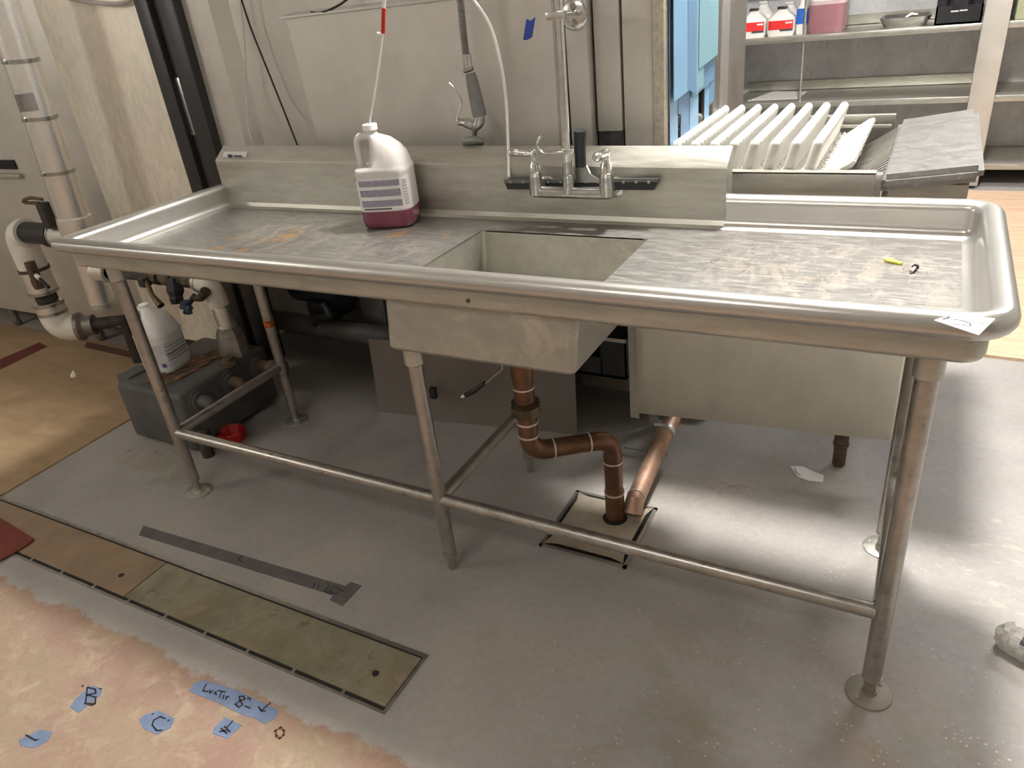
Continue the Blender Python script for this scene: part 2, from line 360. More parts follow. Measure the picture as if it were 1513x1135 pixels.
# ------------------------------------------------------------------ sink table
ZD, ZR = .84, .915
XL, XR, YF, YB = -.057, 2.143, -.051, .515
T = thing('sink_table', 'long stainless steel dish table with sunken sink and rolled rim on six tube legs', 'sink table', (0, 0, 0))
def path_rim():
    P = [(XL, YB, -1, 0, 1), (XL, .2, -1, 0, 1)]
    P.append((XL, YF, -1, -1, 1))                                   # sharp mitred front left corner
    P += [(.7, YF, 0, -1, 1), (1.5, YF, 0, -1, 1)]
    R_ = .028
    def fil(cx, cy, a0, a1):
        for i in range(7):
            a = a0+(a1-a0)*i/6; P.append((cx+R_*math.cos(a), cy+R_*math.sin(a), math.cos(a), math.sin(a), 1))
    fil(XR-R_, YF+R_, -PI/2, 0); P.append((XR, .25, 1, 0, 1)); fil(XR-R_, YB-R_, 0, PI/2)
    P.append((1.625, YB, 0, 1, 1)); return P
RR_ = .0215
prof = [(-.024+.024*math.sin(a), ZD+.024-.024*math.cos(a)) for a in [PI/2*i/5 for i in range(6)]]
prof += [(RR_-RR_*math.cos(a), ZR-RR_+RR_*math.sin(a)) for a in [PI*1.32*i/14 for i in range(15)]]
MB().sweep(path_rim(), prof).build('rolled_rim', M['rim'], T, 60)
pr2 = [(.0, ZR-RR_-.004), (.010, .872)]+[(.010-.014+.014*math.cos(a), .836-.014*math.sin(a)) for a in [PI/2*i/5 for i in range(6)]]+[(-.06, .822), (-.06, .83)]
MB().sweep(path_rim(), pr2).build('apron', M['steel'], T, 50)
# work surface with the sink opening cut out
SX0, SX1, SY0, SY1 = 1.012, 1.473, -.036, .401
m = MB(); XS = [XL+.002, SX0, SX1, XR-.002]; YS = [YF+.002, SY0, SY1, YB+.002]
for i in range(3):
    for j in range(3):
        if (i, j) != (1, 1): m.box(XS[i], XS[i+1], YS[j], YS[j+1], ZD-.004, ZD)
bmesh.ops.remove_doubles(m.bm, verts=m.bm.verts[:], dist=1e-5)
m.build('work_surface', M['deck'], T, 30)
# backsplash: tall left of the step, sloped top
m = MB()
bs = [(YB-.018, ZD), (YB-.006, ZD+.005), (YB, ZD+.016), (YB, .979), (YB+.003, .984), (.566, 1.020), (.572, 1.018), (.572, .80), (.56, .80), (.56, ZD-.004)]
def bsx(x, dz): return [(x, y, z+(dz if z > .95 else 0)) for y, z in bs]
A, B = bsx(XL-.012, .012), bsx(1.626, 0)
va = [m.bm.verts.new(p) for p in A]; vb = [m.bm.verts.new(p) for p in B]
for i in range(len(bs)): m.bm.faces.new((va[i], vb[i], vb[(i+1) % len(bs)], va[(i+1) % len(bs)]))
m.bm.faces.new(va[::-1]); m.bm.faces.new(vb)
m.build('backsplash', M['steel'], T, 25)
pl = MB().prism([gy(332, 225, .533), gy(366, 225, .533), gy(364, 233, .530), gy(330, 233, .530)], (0, -.0025, .0025)).build('nameplate', M['label'], T)
MB().box(-.012, .006, .522, .5235, 1.002, 1.012).box(.018, .050, .522, .5235, 1.004, 1.009).build('lettering', M['labeltext'], pl)
# sink basin: hollow shell
m = MB()
top = [(SX0, SY0), (SX1, SY0), (SX1, SY1), (SX0, SY1)]; bot = [(SX0-.012, SY0-.006), (SX1-.012, SY0-.006), (SX1-.012, SY1), (SX0-.012, SY1)]
def ring(pts, z, off, r=.02, n=4):
    out = []; k = len(pts)
    cx = sum(p[0] for p in pts)/4; cy = sum(p[1] for p in pts)/4
    for i, (x, y) in enumerate(pts):
        sx, sy = (1 if x > cx else -1), (1 if y > cy else -1)
        ccx, ccy = x-sx*r, y-sy*r; a0 = math.atan2(sy, sx)-PI/4
        for q in range(n+1):
            a = a0+PI/2*q/n; out.append(m.bm.verts.new((ccx+(r+off)*math.cos(a), ccy+(r+off)*math.sin(a), z)))
    return out
rings = [ring(top, ZD-.001, 0, .012), ring(bot, .712, 0, .012), ring([(x+(.012 if x < 1.2 else -.012), y+(.012 if y < .2 else -.012)) for x, y in bot], .699, 0, .012)]
outs = [ring(top, ZD-.005, .004, .012), ring(bot, .702, .004, .012), ring([(x+(.006 if x < 1.2 else -.006), y+(.006 if y < .2 else -.006)) for x, y in bot], .694, .004, .012)]
k = len(rings[0])
for S in (rings, outs):
    for a_, b_ in zip(S, S[1:]):
        for i in range(k): m.bm.faces.new((a_[i], a_[(i+1) % k], b_[(i+1) % k], b_[i]))
    m.bm.faces.new(S[-1])
for i in range(k): m.bm.faces.new((rings[0][i], rings[0][(i+1) % k], outs[0][(i+1) % k], outs[0][i]))
sink = m.build('sink_basin', steel('sink_steel', (.44, .425, .375), .42, .55, streak=(3, 3, 3), var=.14, stain=((.72, .69, .63, 1), .45)), T, 35)
MB().lathe((1.205, .2, .6995), (0, 0, 1), [(0, .045), (.002, .045), (.003, .04), (.0015, .02), (.001, .001)]).build('drain_strainer', M['chrome'], sink)
# legs
LR = .0187
def leg(x, y, ztop, flange, collar=True, tw=0):
    g = MB().tube([(x, y, ztop), (x, y, .055)], LR, 20).lathe((x, y, .055), (0, 0, -1), [(0, LR+.001), (.004, LR+.001), (.005, .0125), (.045, .0125), (.055, .009)], 18).build('leg', M['tube'], T, 40)
    if collar: MB().lathe((x, y, ztop), (0, 0, -1), [(0, .024), (.052, .024), (.056, .0195), (.0565, .018)], 24).build('leg_collar', M['steel'], g, 40)
    if flange:
        f = MB().lathe((x, y, 0), (0, 0, 1), [(0, .046), (.004, .046), (.005, .044), (.006, .016), (.012, .0145)], 28)
        for q in (.6+tw, .6+PI+tw): f.lathe((x+.033*math.cos(q), y+.033*math.sin(q), .0052), (0, 0, 1), [(0, .005), (.002, .004), (.0025, .001)], 10)
        f.build('foot_plate', M['steel'] if (x < 1 or y > .2) else plain('paint_splashed_plate', srgb(140, 132, 120), .5, .2, .15, 20), g, 40)

    return g
YL = .4885
leg(0, 0, .822, True); leg(1.029, 0, .695, False); leg(2.081, 0, .822, True, tw=.3)
lrl = leg(0, YL, .822, True); leg(1.029, YL, .822, False); leg(2.070, YL, .822, True, tw=2.2)
MB().lathe((0, YL, .405), (0, 0, 1), [(0, .0195), (.026, .0197)], 16).box(.012, .03, YL-.024, YL-.018, .415, .427).build('orange_tape', M['orange'], lrl)
HS = .24; SR = .0168
MB().tube([(.012, 0, HS), (1.029, 0, HS), (2.068, 0, HS-.006)], SR, 16).build('stretcher', M['tube'], T)
for x in (0, 1.029, 2.076): MB().tube([(x, .014, HS), (x, YL-.014, HS)], SR, 16).build('stretcher', M['tube'], T)
MB().lathe((1.245, -.0625, .846), (0, -1, 0), [(0, .0045), (.001, .0045), (.0015, .002)], 10).build('rusty_screw', M['rust'], T)
# ------------------------------------------------------------------ things on the table
card = MB()
A_ = [gz(1380, 474, .9165), gz(1412, 464, .9165), gz(1470, 472, .9165), gz(1446, 496, .9155)]
card.prism(A_, (0, 0, .0012)); cd = card.build('paper_card', M['paper'], None, 0, origin=A_[0])
tag(cd, 'small white printed card lying on the front rim at the right corner', 'card')
def quadfr(P, nrm=Vector((0, 0, 1))):
    a, b, c, d = [Vector(p) for p in P]
    def fr(s, t): return (a*(1-s)*(1-t)+b*s*(1-t)+c*s*t+d*(1-s)*t, nrm)
    return fr
fr = quadfr([p+Vector((0, 0, .0014)) for p in A_])
MB().strokes([[(.62, .05), (.58, .98)], [(.62, .45), (.97, .45)], [(.68, .7), (.9, .72)]], .0022, fr).build('printed_line', M['greytext'], cd, 0)
MB().strokes([[(.1, .35), (.3, .7), (.45, .62), (.48, .4), (.4, .2)], [(.2, .1), (.5, .12)], [(.32, .02), (.36, .14)], [(.44, .02), (.5, .1), (.55, .03)]], .0018, fr).build('handwriting', M['ink'], cd, 0)
p = gz(1316, 388, ZD); mm = MB()
mm.prism([p+Vector(q) for q in ((-.014, .010, .0005), (.002, .013, .001), (.008, .004, .0005), (.022, -.006, .001), (.018, -.013, .0005), (.003, -.006, .001), (-.008, -.001, .0005))], (0, 0, .004))
tag(mm.build('plastic_scrap', M['yellow'], None, 0, origin=p), 'torn yellow plastic scrap on the right half of the work surface', 'scrap')
p = gz(1351, 401, ZD); bt = thing('bolt', 'small loose bolt lying right of the yellow scrap', 'bolt', p)
MB().lathe(p+Vector((.0, .004, .0065)), (.3, 1, 0), [(0, .0065), (.005, .0065)], 6).build('bolt_head', M['darkiron'], bt)
MB().tube([p+Vector((0, .004, .0065)), p+Vector((-.006, -.014, .004))], .0035, 8).build('bolt_shank', M['steel'], bt)
# chemical jugs
def jug_secs(h, hw, hd, cx=0):
    return [(0, 0, 0, hw*.86, hd*.86, 4), (.006*h/.27, 0, 0, hw*.97, hd*.97, 4.5), (.02*h/.27, 0, 0, hw, hd, 4.5), (.55*h, 0, 0, hw, hd, 4.5),
            (.575*h, 0, 0, hw*1.02, hd*1.02, 4.2), (.60*h, 0, 0, hw*.98, hd*.98, 4)]
def gallon_jug(name, label, cat, base, rz, h, hw, hd, mat, liquid=None, liq_h=.0, cap=True, handle_x=-1, group=None):
    g = thing(name, label, cat, base, group); g.rotation_euler = (0, 0, rz)
    s = jug_secs(h, hw, hd)
    nx = handle_x*hw*.26                                            # neck sits towards the handle side
    up = [(.625*h, -handle_x*hw*.27, 0, hw*.70, hd*.94, 3.2), (.72*h, -handle_x*hw*.27, 0, hw*.64, hd*.84, 2.8), (.80*h, -handle_x*hw*.19, 0, hw*.54, hd*.68, 2.5),
          (.87*h, -handle_x*hw*.03, 0, hw*.39, hd*.5, 2.2), (.915*h, nx, 0, hw*.235, hd*.25, 2), (.93*h, nx, 0, hw*.215, hw*.215, 2), (.975*h, nx, 0, hw*.21, hw*.21, 2)]
    b = MB(); b.loft(s+up); body = b.build('body', mat, None, 50)
    body.parent = g
    hp = bez([(nx+handle_x*hw*.10, 0, .895*h), (handle_x*hw*.70, 0, .895*h), (handle_x*hw*.86, 0, .84*h), (handle_x*hw*.87, 0, .70*h), (handle_x*hw*.82, 0, .585*h)], 8)
    k = len(hp); o = MB().tube(hp, [hw*.135]*k, 14).build('handle', mat, None, 60); o.parent = g
    if liquid:
        ls = [q for q in s if q[0] < liq_h]+[(liq_h, 0, 0, hw, hd, 4.5)]
        o = MB().loft(ls, grow=.0008).build('liquid', liquid, None, 50); o.parent = g
    if cap:
        o = MB().lathe((nx, 0, .955*h), (0, 0, 1), [(0, hw*.27), (.05*h, hw*.27), (.056*h, hw*.24)], 24).build('cap', M['white'], None, 40); o.parent = g
    else:
        o = MB().lathe((nx, 0, .955*h), (0, 0, 1), [(0, hw*.25), (.02*h, hw*.25), (.022*h, hw*.2)], 24).build('neck_ring', mat, None, 40); o.parent = g
    return g
def label_patch(g, hw, hd, z0, z1, a0, a1, mat, name='label', grow=.0012, parent=None):
    n = 144; m = MB(); m.loft([(z0, 0, 0, hw, hd, 4.5), (z1, 0, 0, hw, hd, 4.5)], n, False, round(a0/360*n), round(a1/360*n), grow)
    o = m.build(name, mat, None, 60); o.parent = parent or g; return o
JH = .272
jb = gz(577, 333, ZD); jb = Vector((.705, .425, ZD))
J = gallon_jug('chemical_jug', 'translucent gallon jug with pink liquid and white cap standing on the work surface', 'jug', jb, .30, JH, .075, .062, M['hdpe'], M['pink'], .050)
lab = label_patch(J, .075, .062, .054, .142, 190, 352, M['label'])
for z0, z1 in ((.120, .136), (.092, .111), (.064, .082)): label_patch(J, .075, .062, z0, z1, 236, 302, M['labelprint'], 'print_block', .0020, lab)
for k in range(9): label_patch(J, .075, .062, .066+k*.008, .0675+k*.008+.002, 312, 336, M['greytext'], 'print_line', .0020, lab)
label_patch(J, .075, .062, .137, .141, 205, 222, M['labeltext'], 'print_line', .0020, lab)
label_patch(J, .075, .062, .056, .060, 240, 275, M['labeltext'], 'print_line', .0020, lab)
# dosing tube standing in the jug
p0 = Vector((jb.x-.019, .419, ZD+JH+.001)); p1 = gy(566, 48, .425); p2 = gy(571, -40, .425)
dt = thing('dosing_tube', 'thin clear dosing tube rising from the cap of the pink jug', 'tube', p0)
MB().tube(bez([p0, p0.lerp(p1, .5)+Vector((.003, 0, 0)), p1], 8), .0028, 10).build('tube', M['hdpe_clear'], dt)
pq = gy(567, 12, .425); d_ = (p1-p0).normalized()
MB().tube([p1-d_*.002, pq], .0052, 12).build('red_sleeve', M['redplastic'], dt)
MB().tube([pq, p2], .0042, 10).build('upper_tube', M['white'], dt)
q = gy(563, 50, .425); MB().tube([q+Vector((-.010, 0, .001)), q+Vector((.006, 0, -.001))], .0042, 10).build('clip', M['white'], dt)
# ------------------------------------------------------------------ faucet
fa = thing('faucet', 'wall mounted chrome faucet with two lever handles and tall riser pipe', 'faucet', (1.25, .44, .93))
fy = .452; xl_, xr_, xc = 1.160, 1.352, 1.250; zb = .932
m = MB(); m.tube(elbow((xl_, fy, zb), (0, 0, -1), (1, 0, 0), .018, 6)+[(xc, fy, zb-.001)]+elbow((xr_, fy, zb), (1, 0, 0), (0, 0, 1), .018, 6)[0:], [.0165]*4+[.0155]*3+[.014]+[.0155]*3+[.0165]*4, 18)
m.lathe((xl_, fy, zb-.012), (0, 0, 1), [(0, .010), (.006, .0185), (.03, .0185), (.055, .016)], 20).lathe((xr_, fy, zb-.012), (0, 0, 1), [(0, .010), (.006, .0185), (.03, .0185), (.055, .016)], 20)
m.lathe((xc, fy, zb-.008), (0, 0, 1), [(0, .011), (.012, .016), (.03, .014), (.036, .0125)], 20)
m.build('valve_body', M['castchrome'], fa, 50)
for x in (xl_, xr_): MB().tube([(x, fy+.01, zb), (x, .5149, zb)], .015, 16).lathe((x, .5149, zb), (0, -1, 0), [(0, .027), (.006, .026), (.010, .018)], 24).build('wall_shank', M['chrome'], fa)
for x, sgn, L in ((xl_, -1, .062), (xr_, .25, .03)):
    h_ = MB().lathe((x, fy, zb+.040), (0, 0, 1), [(0, .0165), (.010, .0165), (.011, .0145), (.03, .013), (.034, .010), (.044, .010), (.062, .010), (.066, .006)], 12)
    hd_ = h_.build('handle_stem', M['chrome'], fa, 45)
    if sgn < 0:
        MB().tube(bez([(x+.004, fy, zb+.096), (x-.02, fy-.004, zb+.097), (x-.045, fy-.006, zb+.100), (x-.066, fy-.006, zb+.101)], 6), [.0065]*6+[.008]*6+[.010]*5+[.008, .005], 12).build('lever', M['chrome'], hd_)
    else:
        MB().tube(bez([(x, fy+.006, zb+.093), (x+.003, fy-.03, zb+.098), (x+.002, fy-.07, zb+.102)], 6), [.0085]*5+[.010]*4+[.012, .011, .009, .006], 12).build('lever', M['chrome'], hd_)
RZ1 = 1.95
MB().tube([(xc, fy, zb+.02), (xc+.001, fy, 1.02), (xc+.006, fy, 1.4), (xc+.010, fy, RZ1)], .0105, 16).build('riser_pipe', M['chrome'], fa)
MB().lathe((xc, fy, zb+.026), (0, 0, 1), [(0, .014), (.018, .014), (.019, .0118), (.05, .0118)], 14).build('riser_nut', M['castchrome'], fa)
hz = 1.034
hk = MB().tube(bez([(xc+.022, fy-.002, hz+.002), (xc-.012, fy-.012, hz), (xc-.05, fy-.014, hz-.002), (xc-.066, fy-.014, hz+.006), (xc-.071, fy-.012, hz+.022), (xc-.062, fy-.012, hz+.036), (xc-.052, fy-.012, hz+.038)], 6), .0042, 10)
hk.lathe((xc, fy, hz-.008), (0, 0, 1), [(0, .0125), (.016, .0125)], 14).box(xc-.004, xc+.022, fy-.014, fy-.006, hz-.006, hz+.007, .002)
hk.build('spray_hook', M['chrome'], fa)
fl = gy(848, 22, .655); bz = fl.z; cl = gy(829, 22, fy).z
bk = MB().tube([(xc+.006, fy, cl), (fl.x, .655, bz)], .0085, 12).lathe((fl.x, .6595, bz), (0, -1, 0), [(0, .036), (.003, .036), (.006, .032), (.007, .012), (.03, .011)], 28)
bk.box(xc-.022, xc+.022, fy-.016, fy+.006, cl-.009, cl+.009, .002); br = bk.build('wall_bracket', M['chrome'], fa, 40)
for q in (-.020, .020): MB().lathe((fl.x, .653, bz+q), (0, -1, 0), [(0, .0085), (.004, .0085), (.006, .005)], 6).build('bolt_head', M['castchrome'], br, 30)
# spray hose
sp = thing('spray_hose', 'flexible pre-rinse hose with grey grip and trigger spray head hanging before the panel', 'spray hose', gy(700, 150, .56))
ys = .585
def sy(u, v, y=ys): return gy(u, v, y)
hp = bez([sy(672, -70), sy(680, 0), sy(685, 50), sy(689, 82)], 14); k = len(hp)
pts = []; rr = []
tot = 50
for i in range(tot*4+1):
    f = i/(tot*4)*(k-1); a = int(min(f, k-2)); pts.append(hp[a].lerp(hp[a+1], f-a)); rr.append((.0106 if i % 4 < 2 else .0074))
MB().tube(pts, rr, 12).build('hose', plain('ribbed_steel_hose', (.40, .39, .37, 1), .35, 1, .1, 40), sp, 60)
a, b = sy(689, 80), sy(692, 100); MB().tube([a, b], .0125, 16).build('hose_ferrule', M['chrome'], sp)
MB().lathe(sy(691, 99), sy(695, 112)-sy(691, 99), [(0, .010), (.004, .0155), (.010, .0155), (.013, .011)], 18).build('collar', M['castchrome'], sp)
g0, g1 = sy(695, 108), sy(709, 172)
MB().tube([g0, g0.lerp(g1, .2), g0.lerp(g1, .6), g0.lerp(g1, .9), g1], [.0135, .0165, .0185, .0195, .018], 18).build('grip', plain('grey_rubber_grip', (.19, .19, .185, 1), .55), sp)
v0, v1, v2 = sy(708, 170), sy(702, 186), sy(700, 205)
MB().tube(bez([v0, sy(708, 180), v1, sy(690, 182), sy(678, 180)], 6), [.015]*12+[.013]*8+[.010]*5, 14).lathe(v1, v2-v1, [(-.01, .015), (.004, .013), (.012, .0085), (.026, .0075)], 14).build('valve_body', M['castchrome'], sp)
MB().lathe(sy(699, 202), sy(700.5, 216)-sy(699, 202)+Vector((.004, -.012, 0)), [(0, .008), (.006, .026), (.012, .032), (.020, .031), (.022, .026)], 24).build('spray_head', plain('grey_rubber_head', (.23, .235, .225, 1), .5), sp)
MB().tube(bez([sy(681, 184), sy(675, 178), sy(680, 160), sy(682, 150), sy(673, 132), sy(664, 122)], 8), .0028, 8).build('trigger_lever', M['chrome'], sp)
# thin white hose
yw = .55
th = MB().tube(bez([gy(665, -45, yw+.03), gy(700, 0, yw), gy(725, 40, yw), gy(740, 95, yw), gy(748, 150, yw), gy(751, 215, .53), gy(752, 262, .505)], 10), .0042, 10).build('hose', M['white'], None, origin=gy(752, 262, .505))
th.name = 'water_tube'; tag(th, 'thin white plastic tube curving down to the backsplash left of the faucet', 'tube')
# squeegee behind the faucet
sq = thing('squeegee', 'black floor squeegee lodged on the backsplash behind the faucet', 'squeegee', (1.25, .49, .94))
ya = .495
m = MB(); m.prism([gy(744, 267, ya), gy(973, 265, ya), gy(966, 281, ya), gy(750, 280, ya)], (0, .012, 0)); m.build('blade', M['black'], sq)
m = MB().prism([gy(745, 265, ya), gy(973, 263, ya), gy(972, 268, ya), gy(747, 270, ya)], (0, -.006, 0)).build('blade_holder', plain('grey_metal_bar', (.2, .2, .2, 1), .35, .8), sq)
mm = MB()
for i in range(12):
    u = 756+i*18.5; mm.box(gy(u, 268, ya).x-.0025, gy(u, 268, ya).x+.0025, ya-.0075, ya-.005, gy(u, 268, ya).z-.003, gy(u, 268, ya).z+.003)
mm.build('notch', M['steel'], m)
MB().tube([gy(858, 246, .488), gy(857, 220, .487), gy(857, 193, .485)], [.015, .0155, .017], 8).build('grip', M['blackplastic'], sq, 60)
m = MB(); m.prism([gy(849, 245, .486), gy(866, 245, .486), gy(872, 258, .486), gy(886, 267, .486), gy(884, 270, .486), gy(850, 270, .486)], (0, .008, 0)); m.build('socket', M['castchrome'], sq)
# ------------------------------------------------------------------ dish machine behind
D = thing('dish_machine', 'large stainless flight dish machine filling the background behind the table', 'dish machine', (0, 1.2, 0))
MZ = 1.83
PX = gy(162, 317, .72).x
o = MB().box(PX+.003, -.42, .72, 1.6, .14, MZ, .004).build('side_panel', M['scuffed'], D)
m = MB().box(-2.9, PX-.003, .726, 1.6, .14, MZ, .004); pan = m.build('side_panel', M['machine'], D)
s0 = gy(0, 235, .72); s1 = gy(21, 240, .72)
MB().box(-2.6, s1.x, .716, .7255, .905, .945).build('slot', M['gap'], pan)
MB().box(-2.6, s1.x+.02, .705, .7255, .865, .885, .003).build('ledge', M['steel'], pan)
MB().box(PX-.003, PX+.003, .732, .76, .14, MZ).build('panel_gap', M['gap'], D)
# black upright channels
MB().box(-.416, -.347, .655, .72, .14, MZ, .006).build('upright', M['postblack'], D)
MB().box(-.347, -.306, .682, .72, .14, MZ).build('upright', plain('dark_grey_channel', (.115, .11, .105, 1), .45, .5), D)
up2 = MB().box(-.306, -.222, .655, .72, .14, MZ, .006).build('upright', M['postblack'], D)
MB().box(-.346, -.318, .672, .683, gy(278, 200, .67).z, gy(258, 115, .67).z, .002).build('torn_tape', M['foil'], D)
# body; the front fold is added shape that varies the shading
m = MB()
f_ = [(-.222, .690), (-.10, .690), (-.045, .725), (.03, .725), (.10, .700), (1.19, .700), (1.19, 1.6), (-.222, 1.6)]
m.prism([(x, y, .60) for x, y in f_], (0, 0, MZ-.60)); m.build('body', M['machine'], D, 25)
m = MB(); m.box(-.2, 1.38, .98, 1.6, .10, .60); m.build('wash_tank', M['steel_dark'], D)
# large front door panel with a lip
xd0, xd1 = gy(446, 120, .655).x, gy(823, 100, .655).x
m = MB(); m.prism([(xd0-.012, .7, 1.392), (xd1, .7, 1.392), (xd1-.004, .7, .99), (xd0+.010, .7, .99)], (0, -.045, 0))
bmesh.ops.bevel(m.bm, geom=m.bm.edges[:], offset=.004, segments=2, affect='EDGES'); dr = m.build('door_panel', M['machine'], D, 30)
MB().prism([(xd0-.03, .648, 1.388), (.93, .648, 1.388), (.93, .70, 1.397), (xd0-.02, .70, 1.397)], (0, 0, .006)).build('door_lip', M['rim'], dr)
MB().box(xd0, 1.16, .686, .699, .975, .992).build('door_gap', M['gap'], D)
MB().box(xd1+.004, xd1+.026, .690, .6995, 1.0, MZ).build('door_gap', M['gap'], D)
# columns right of the door
MB().box(xd1+.026, xd1+.088, .660, .705, .9, MZ, .005).build('column', M['machine'], D)
xs = gy(923, 110, .70).x
cpan = MB().box(xd1+.095, xs-.004, .682, .72, 1.035, MZ, .004).build('column_panel', M['machine'], D)
MB().box(xd1+.095, xs-.004, .690, .72, .9, 1.035).build('grimy_foot', plain('grime', (.05, .048, .045, 1), .8, 0, .5, 60), D)
MB().box(xs-.004, xs+.002, .70, .72, .9, MZ).build('panel_gap', M['gap'], D)
MB().box(xs+.002, 1.396, .682, .72, .9, MZ, .004).build('column_panel', M['machine'], D)
MB().box(1.398, 1.428, .672, .73, .9, MZ, .004).build('entry_frame', plain('flecked_beige_frame', (.50, .45, .38, 1), .55, .3, .2, 90), D)
MB().box(1.19, 1.40, .72, .74, .60, MZ).build('inner_panel', M['steel_dark'], D)
MB().box(1.19, 1.425, 1.20, 1.6, .60, MZ).build('rear_side', M['steel_dark'], D)
MB().box(1.19, 1.425, .73, 1.6, 1.60, MZ).build('entry_hood', M['machine'], D)
MB().box(1.17, 1.192, .73, 1.2, .60, MZ).build('inner_panel', M['gap'], D)
MB().box(1.398, 1.435, 1.135, 1.20, .9, MZ, .003).build('entry_frame', M['steel_dark'], D)
MB().box(1.40, 1.44, 1.20, 1.30, .9, MZ, .003).build('rear_frame', M['accent'], D)
for (u, v) in ((40, 475), (160, 498)):
    q = gz(u, v, 0); MB().tube([(q.x, .80, .15), (q.x, .80, .03)], .021, 16).lathe((q.x, .80, .03), (0, 0, -1), [(0, .024), (.03, .020)], 16).build('machine_leg', M['steel_dark'], D)
for x in (-.1, 1.3): MB().tube([(x, 1.3, .15), (x, 1.3, 0)], .022, 14).build('machine_leg', M['steel_dark'], D)
q = gy(293, 103, .69); MB().lathe((q.x, .690, q.z), (0, -1, 0), [(0, .0085), (.002, .0085), (.003, .006)], 18).build('screw', M['darkiron'], D)
# cables on the machine front
def cable(name, label, pts, r, mat, cat='cable'):
    o = MB().tube(bez(pts, 8), r, 8).build(name, mat, None, origin=pts[0]); tag(o, label, cat); return o
cable('power_cable', 'thin black cable slanting down the machine left of the door panel', [gy(348, -30, .66), gy(357, 0, .66), gy(372, 45, .668), gy(398, 110, .672), gy(420, 165, .66), gy(442, 221, .578)], .0032, M['black'])
cable('data_cable', 'thin pale grey cable hanging straight left of the black cable', [gy(350, -30, .685), gy(355, 0, .69), gy(361, 60, .69), gy(364, 130, .68), gy(367, 185, .63), gy(376, 221, .578)], .0024, plain('pale_grey_cable', (.55, .53, .5, 1), .5))
cable('short_cable', 'short curled black cable resting on the lip of the door panel', [gy(460, 18, .66), gy(470, 19, .655), gy(483, 16, .65), gy(500, 8, .66), gy(514, -2, .67), gy(524, -14, .68)], .0034, M['black'])
cable('flexible_conduit', 'grey cord looping along the top of the scuffed side panel', [gy(60, -22, .70), gy(100, -3, .70), gy(140, 4, .698), gy(172, 6, .698), (gy(190, 1, .70)), gy(200, -12, .70)], .0075, plain('pale_conduit', (.45, .43, .4, 1), .5))
# painter's tape on the door panel
P_ = [gy(778, 28, .6545), gy(784, 31, .6545), gy(791, 25, .6545), gy(786, 55, .6545), gy(779, 59, .6545), gy(773, 59, .6545)]
tag(MB().prism(P_, (0, -.0008, 0)).build('tape', M['tapeblue'], None, 0, origin=P_[0]), 'strip of dark blue painter tape stuck on the door panel', 'tape')
# ------------------------------------------------------------------ strip curtain
K = thing('strip_curtain', 'pale blue plastic strip curtain over the dish machine opening', 'curtain', (1.435, .95, 1.6))
random.seed(3)
def strip(y0, y1, zb0, zb1, dx, mat=None):
    m = MB(); x = 1.4295+dx
    m.prism([(x, y0, 1.60), (x, y1, 1.60), (x+.004, y1, zb1), (x+.002, y0, zb0)], (.002, 0, 0)); return m.build('strip', mat or M['film'], K)
film2 = plain('deeper_blue_strip', srgb(98, 134, 168), .45, 0, .05, 10); film3 = plain('greenish_blue_strip', srgb(122, 162, 176), .45, 0, .05, 10)
strip(.705, .768, .91, .91, 0); strip(.768, .80, 1.06, 1.055, .003, film2); strip(.795, .875, .935, .94, .002, film2)
strip(.87, .95, .98, .985, .005); strip(.875, .985, 1.085, 1.10, .009, film3); strip(.82, .90, 1.115, 1.09, .012, film2)
strip(1.03, 1.075, .955, .95, .003); strip(.95, 1.12, 1.085, 1.10, .006, film2); strip(.93, 1.125, 1.15, 1.165, .012, film3); strip(.705, .84, 1.10, 1.11, .010); strip(1.075, 1.125, 1.03, 1.04, .005, film2)
# ------------------------------------------------------------------ conveyor with rows of pegs
V = thing('conveyor_table', 'flight conveyor with rows of milky white pegs leaving the dish machine', 'conveyor', (1.75, 1.0, 0))
YC0, YC1 = .69, 1.30
MB().box(1.44, 1.931, YC0, YC0+.004, .855, .929).box(1.44, 1.931, YC0, YC0+.030, .926, .930).build('front_rail', M['steel'], V, 0)
MB().box(1.44, 1.932, YC1+.02, YC1+.05, .945, .950).box(1.44, 1.932, YC1+.045, YC1+.05, .85, .95).box(1.44, 1.925, YC1, YC1+.02, .918, .924).build('rear_rail', M['steel'], V, 0)
MB().box(1.44, 1.86, .72, 1.30, .80, .84).build('belt_bed', M['steel_dark'], V)
def peg_row(xt, y0, y1, zt, lean=.026, zb=.895):
    m = MB(); n = int(round((y1-y0)/.034)); xb = xt-lean
    for i in range(n+1):
        y = y0+(y1-y0)*i/n
        d = Vector((lean, 0, zt-zb)); dl = d.normalized()
        m.tube([(xb, y, zb), (xt-dl.x*.010, y, zt-.012), (xt-dl.x*.004, y, zt-.005), (xt, y, zt)], [.0125, .0130, .0105, .004], 14)
        for q in (-.014, .016): m.tube([(xb+q, y+.003, zb-.004), (xb+q, y+.003, zb+.014), (xb+q, y+.003, zb+.019)], [.009, .008, .004], 8)
    m.prism([(xb-.004, y0, zb), (xb-.004, y1, zb), (xt-.014, y1, zt-.040), (xt-.014, y0, zt-.040)], (.006, 0, 0))
    m.box(xb-.024, xb+.026, y0-.008, y1+.008, zb-.012, zb)
    return m.build('peg_row', M['flight'], V, 40)
pr0 = peg_row(1.395, .735, 1.262, 1.0)
for i in range(1, 9):
    c = pr0.copy(); C.objects.link(c); c.location.x = .05*i
for i in (-1, -2):
    c = pr0.copy(); C.objects.link(c); c.location.x = .05*i
m = MB()                                                               # the last row lies over as the belt turns down
n = 22
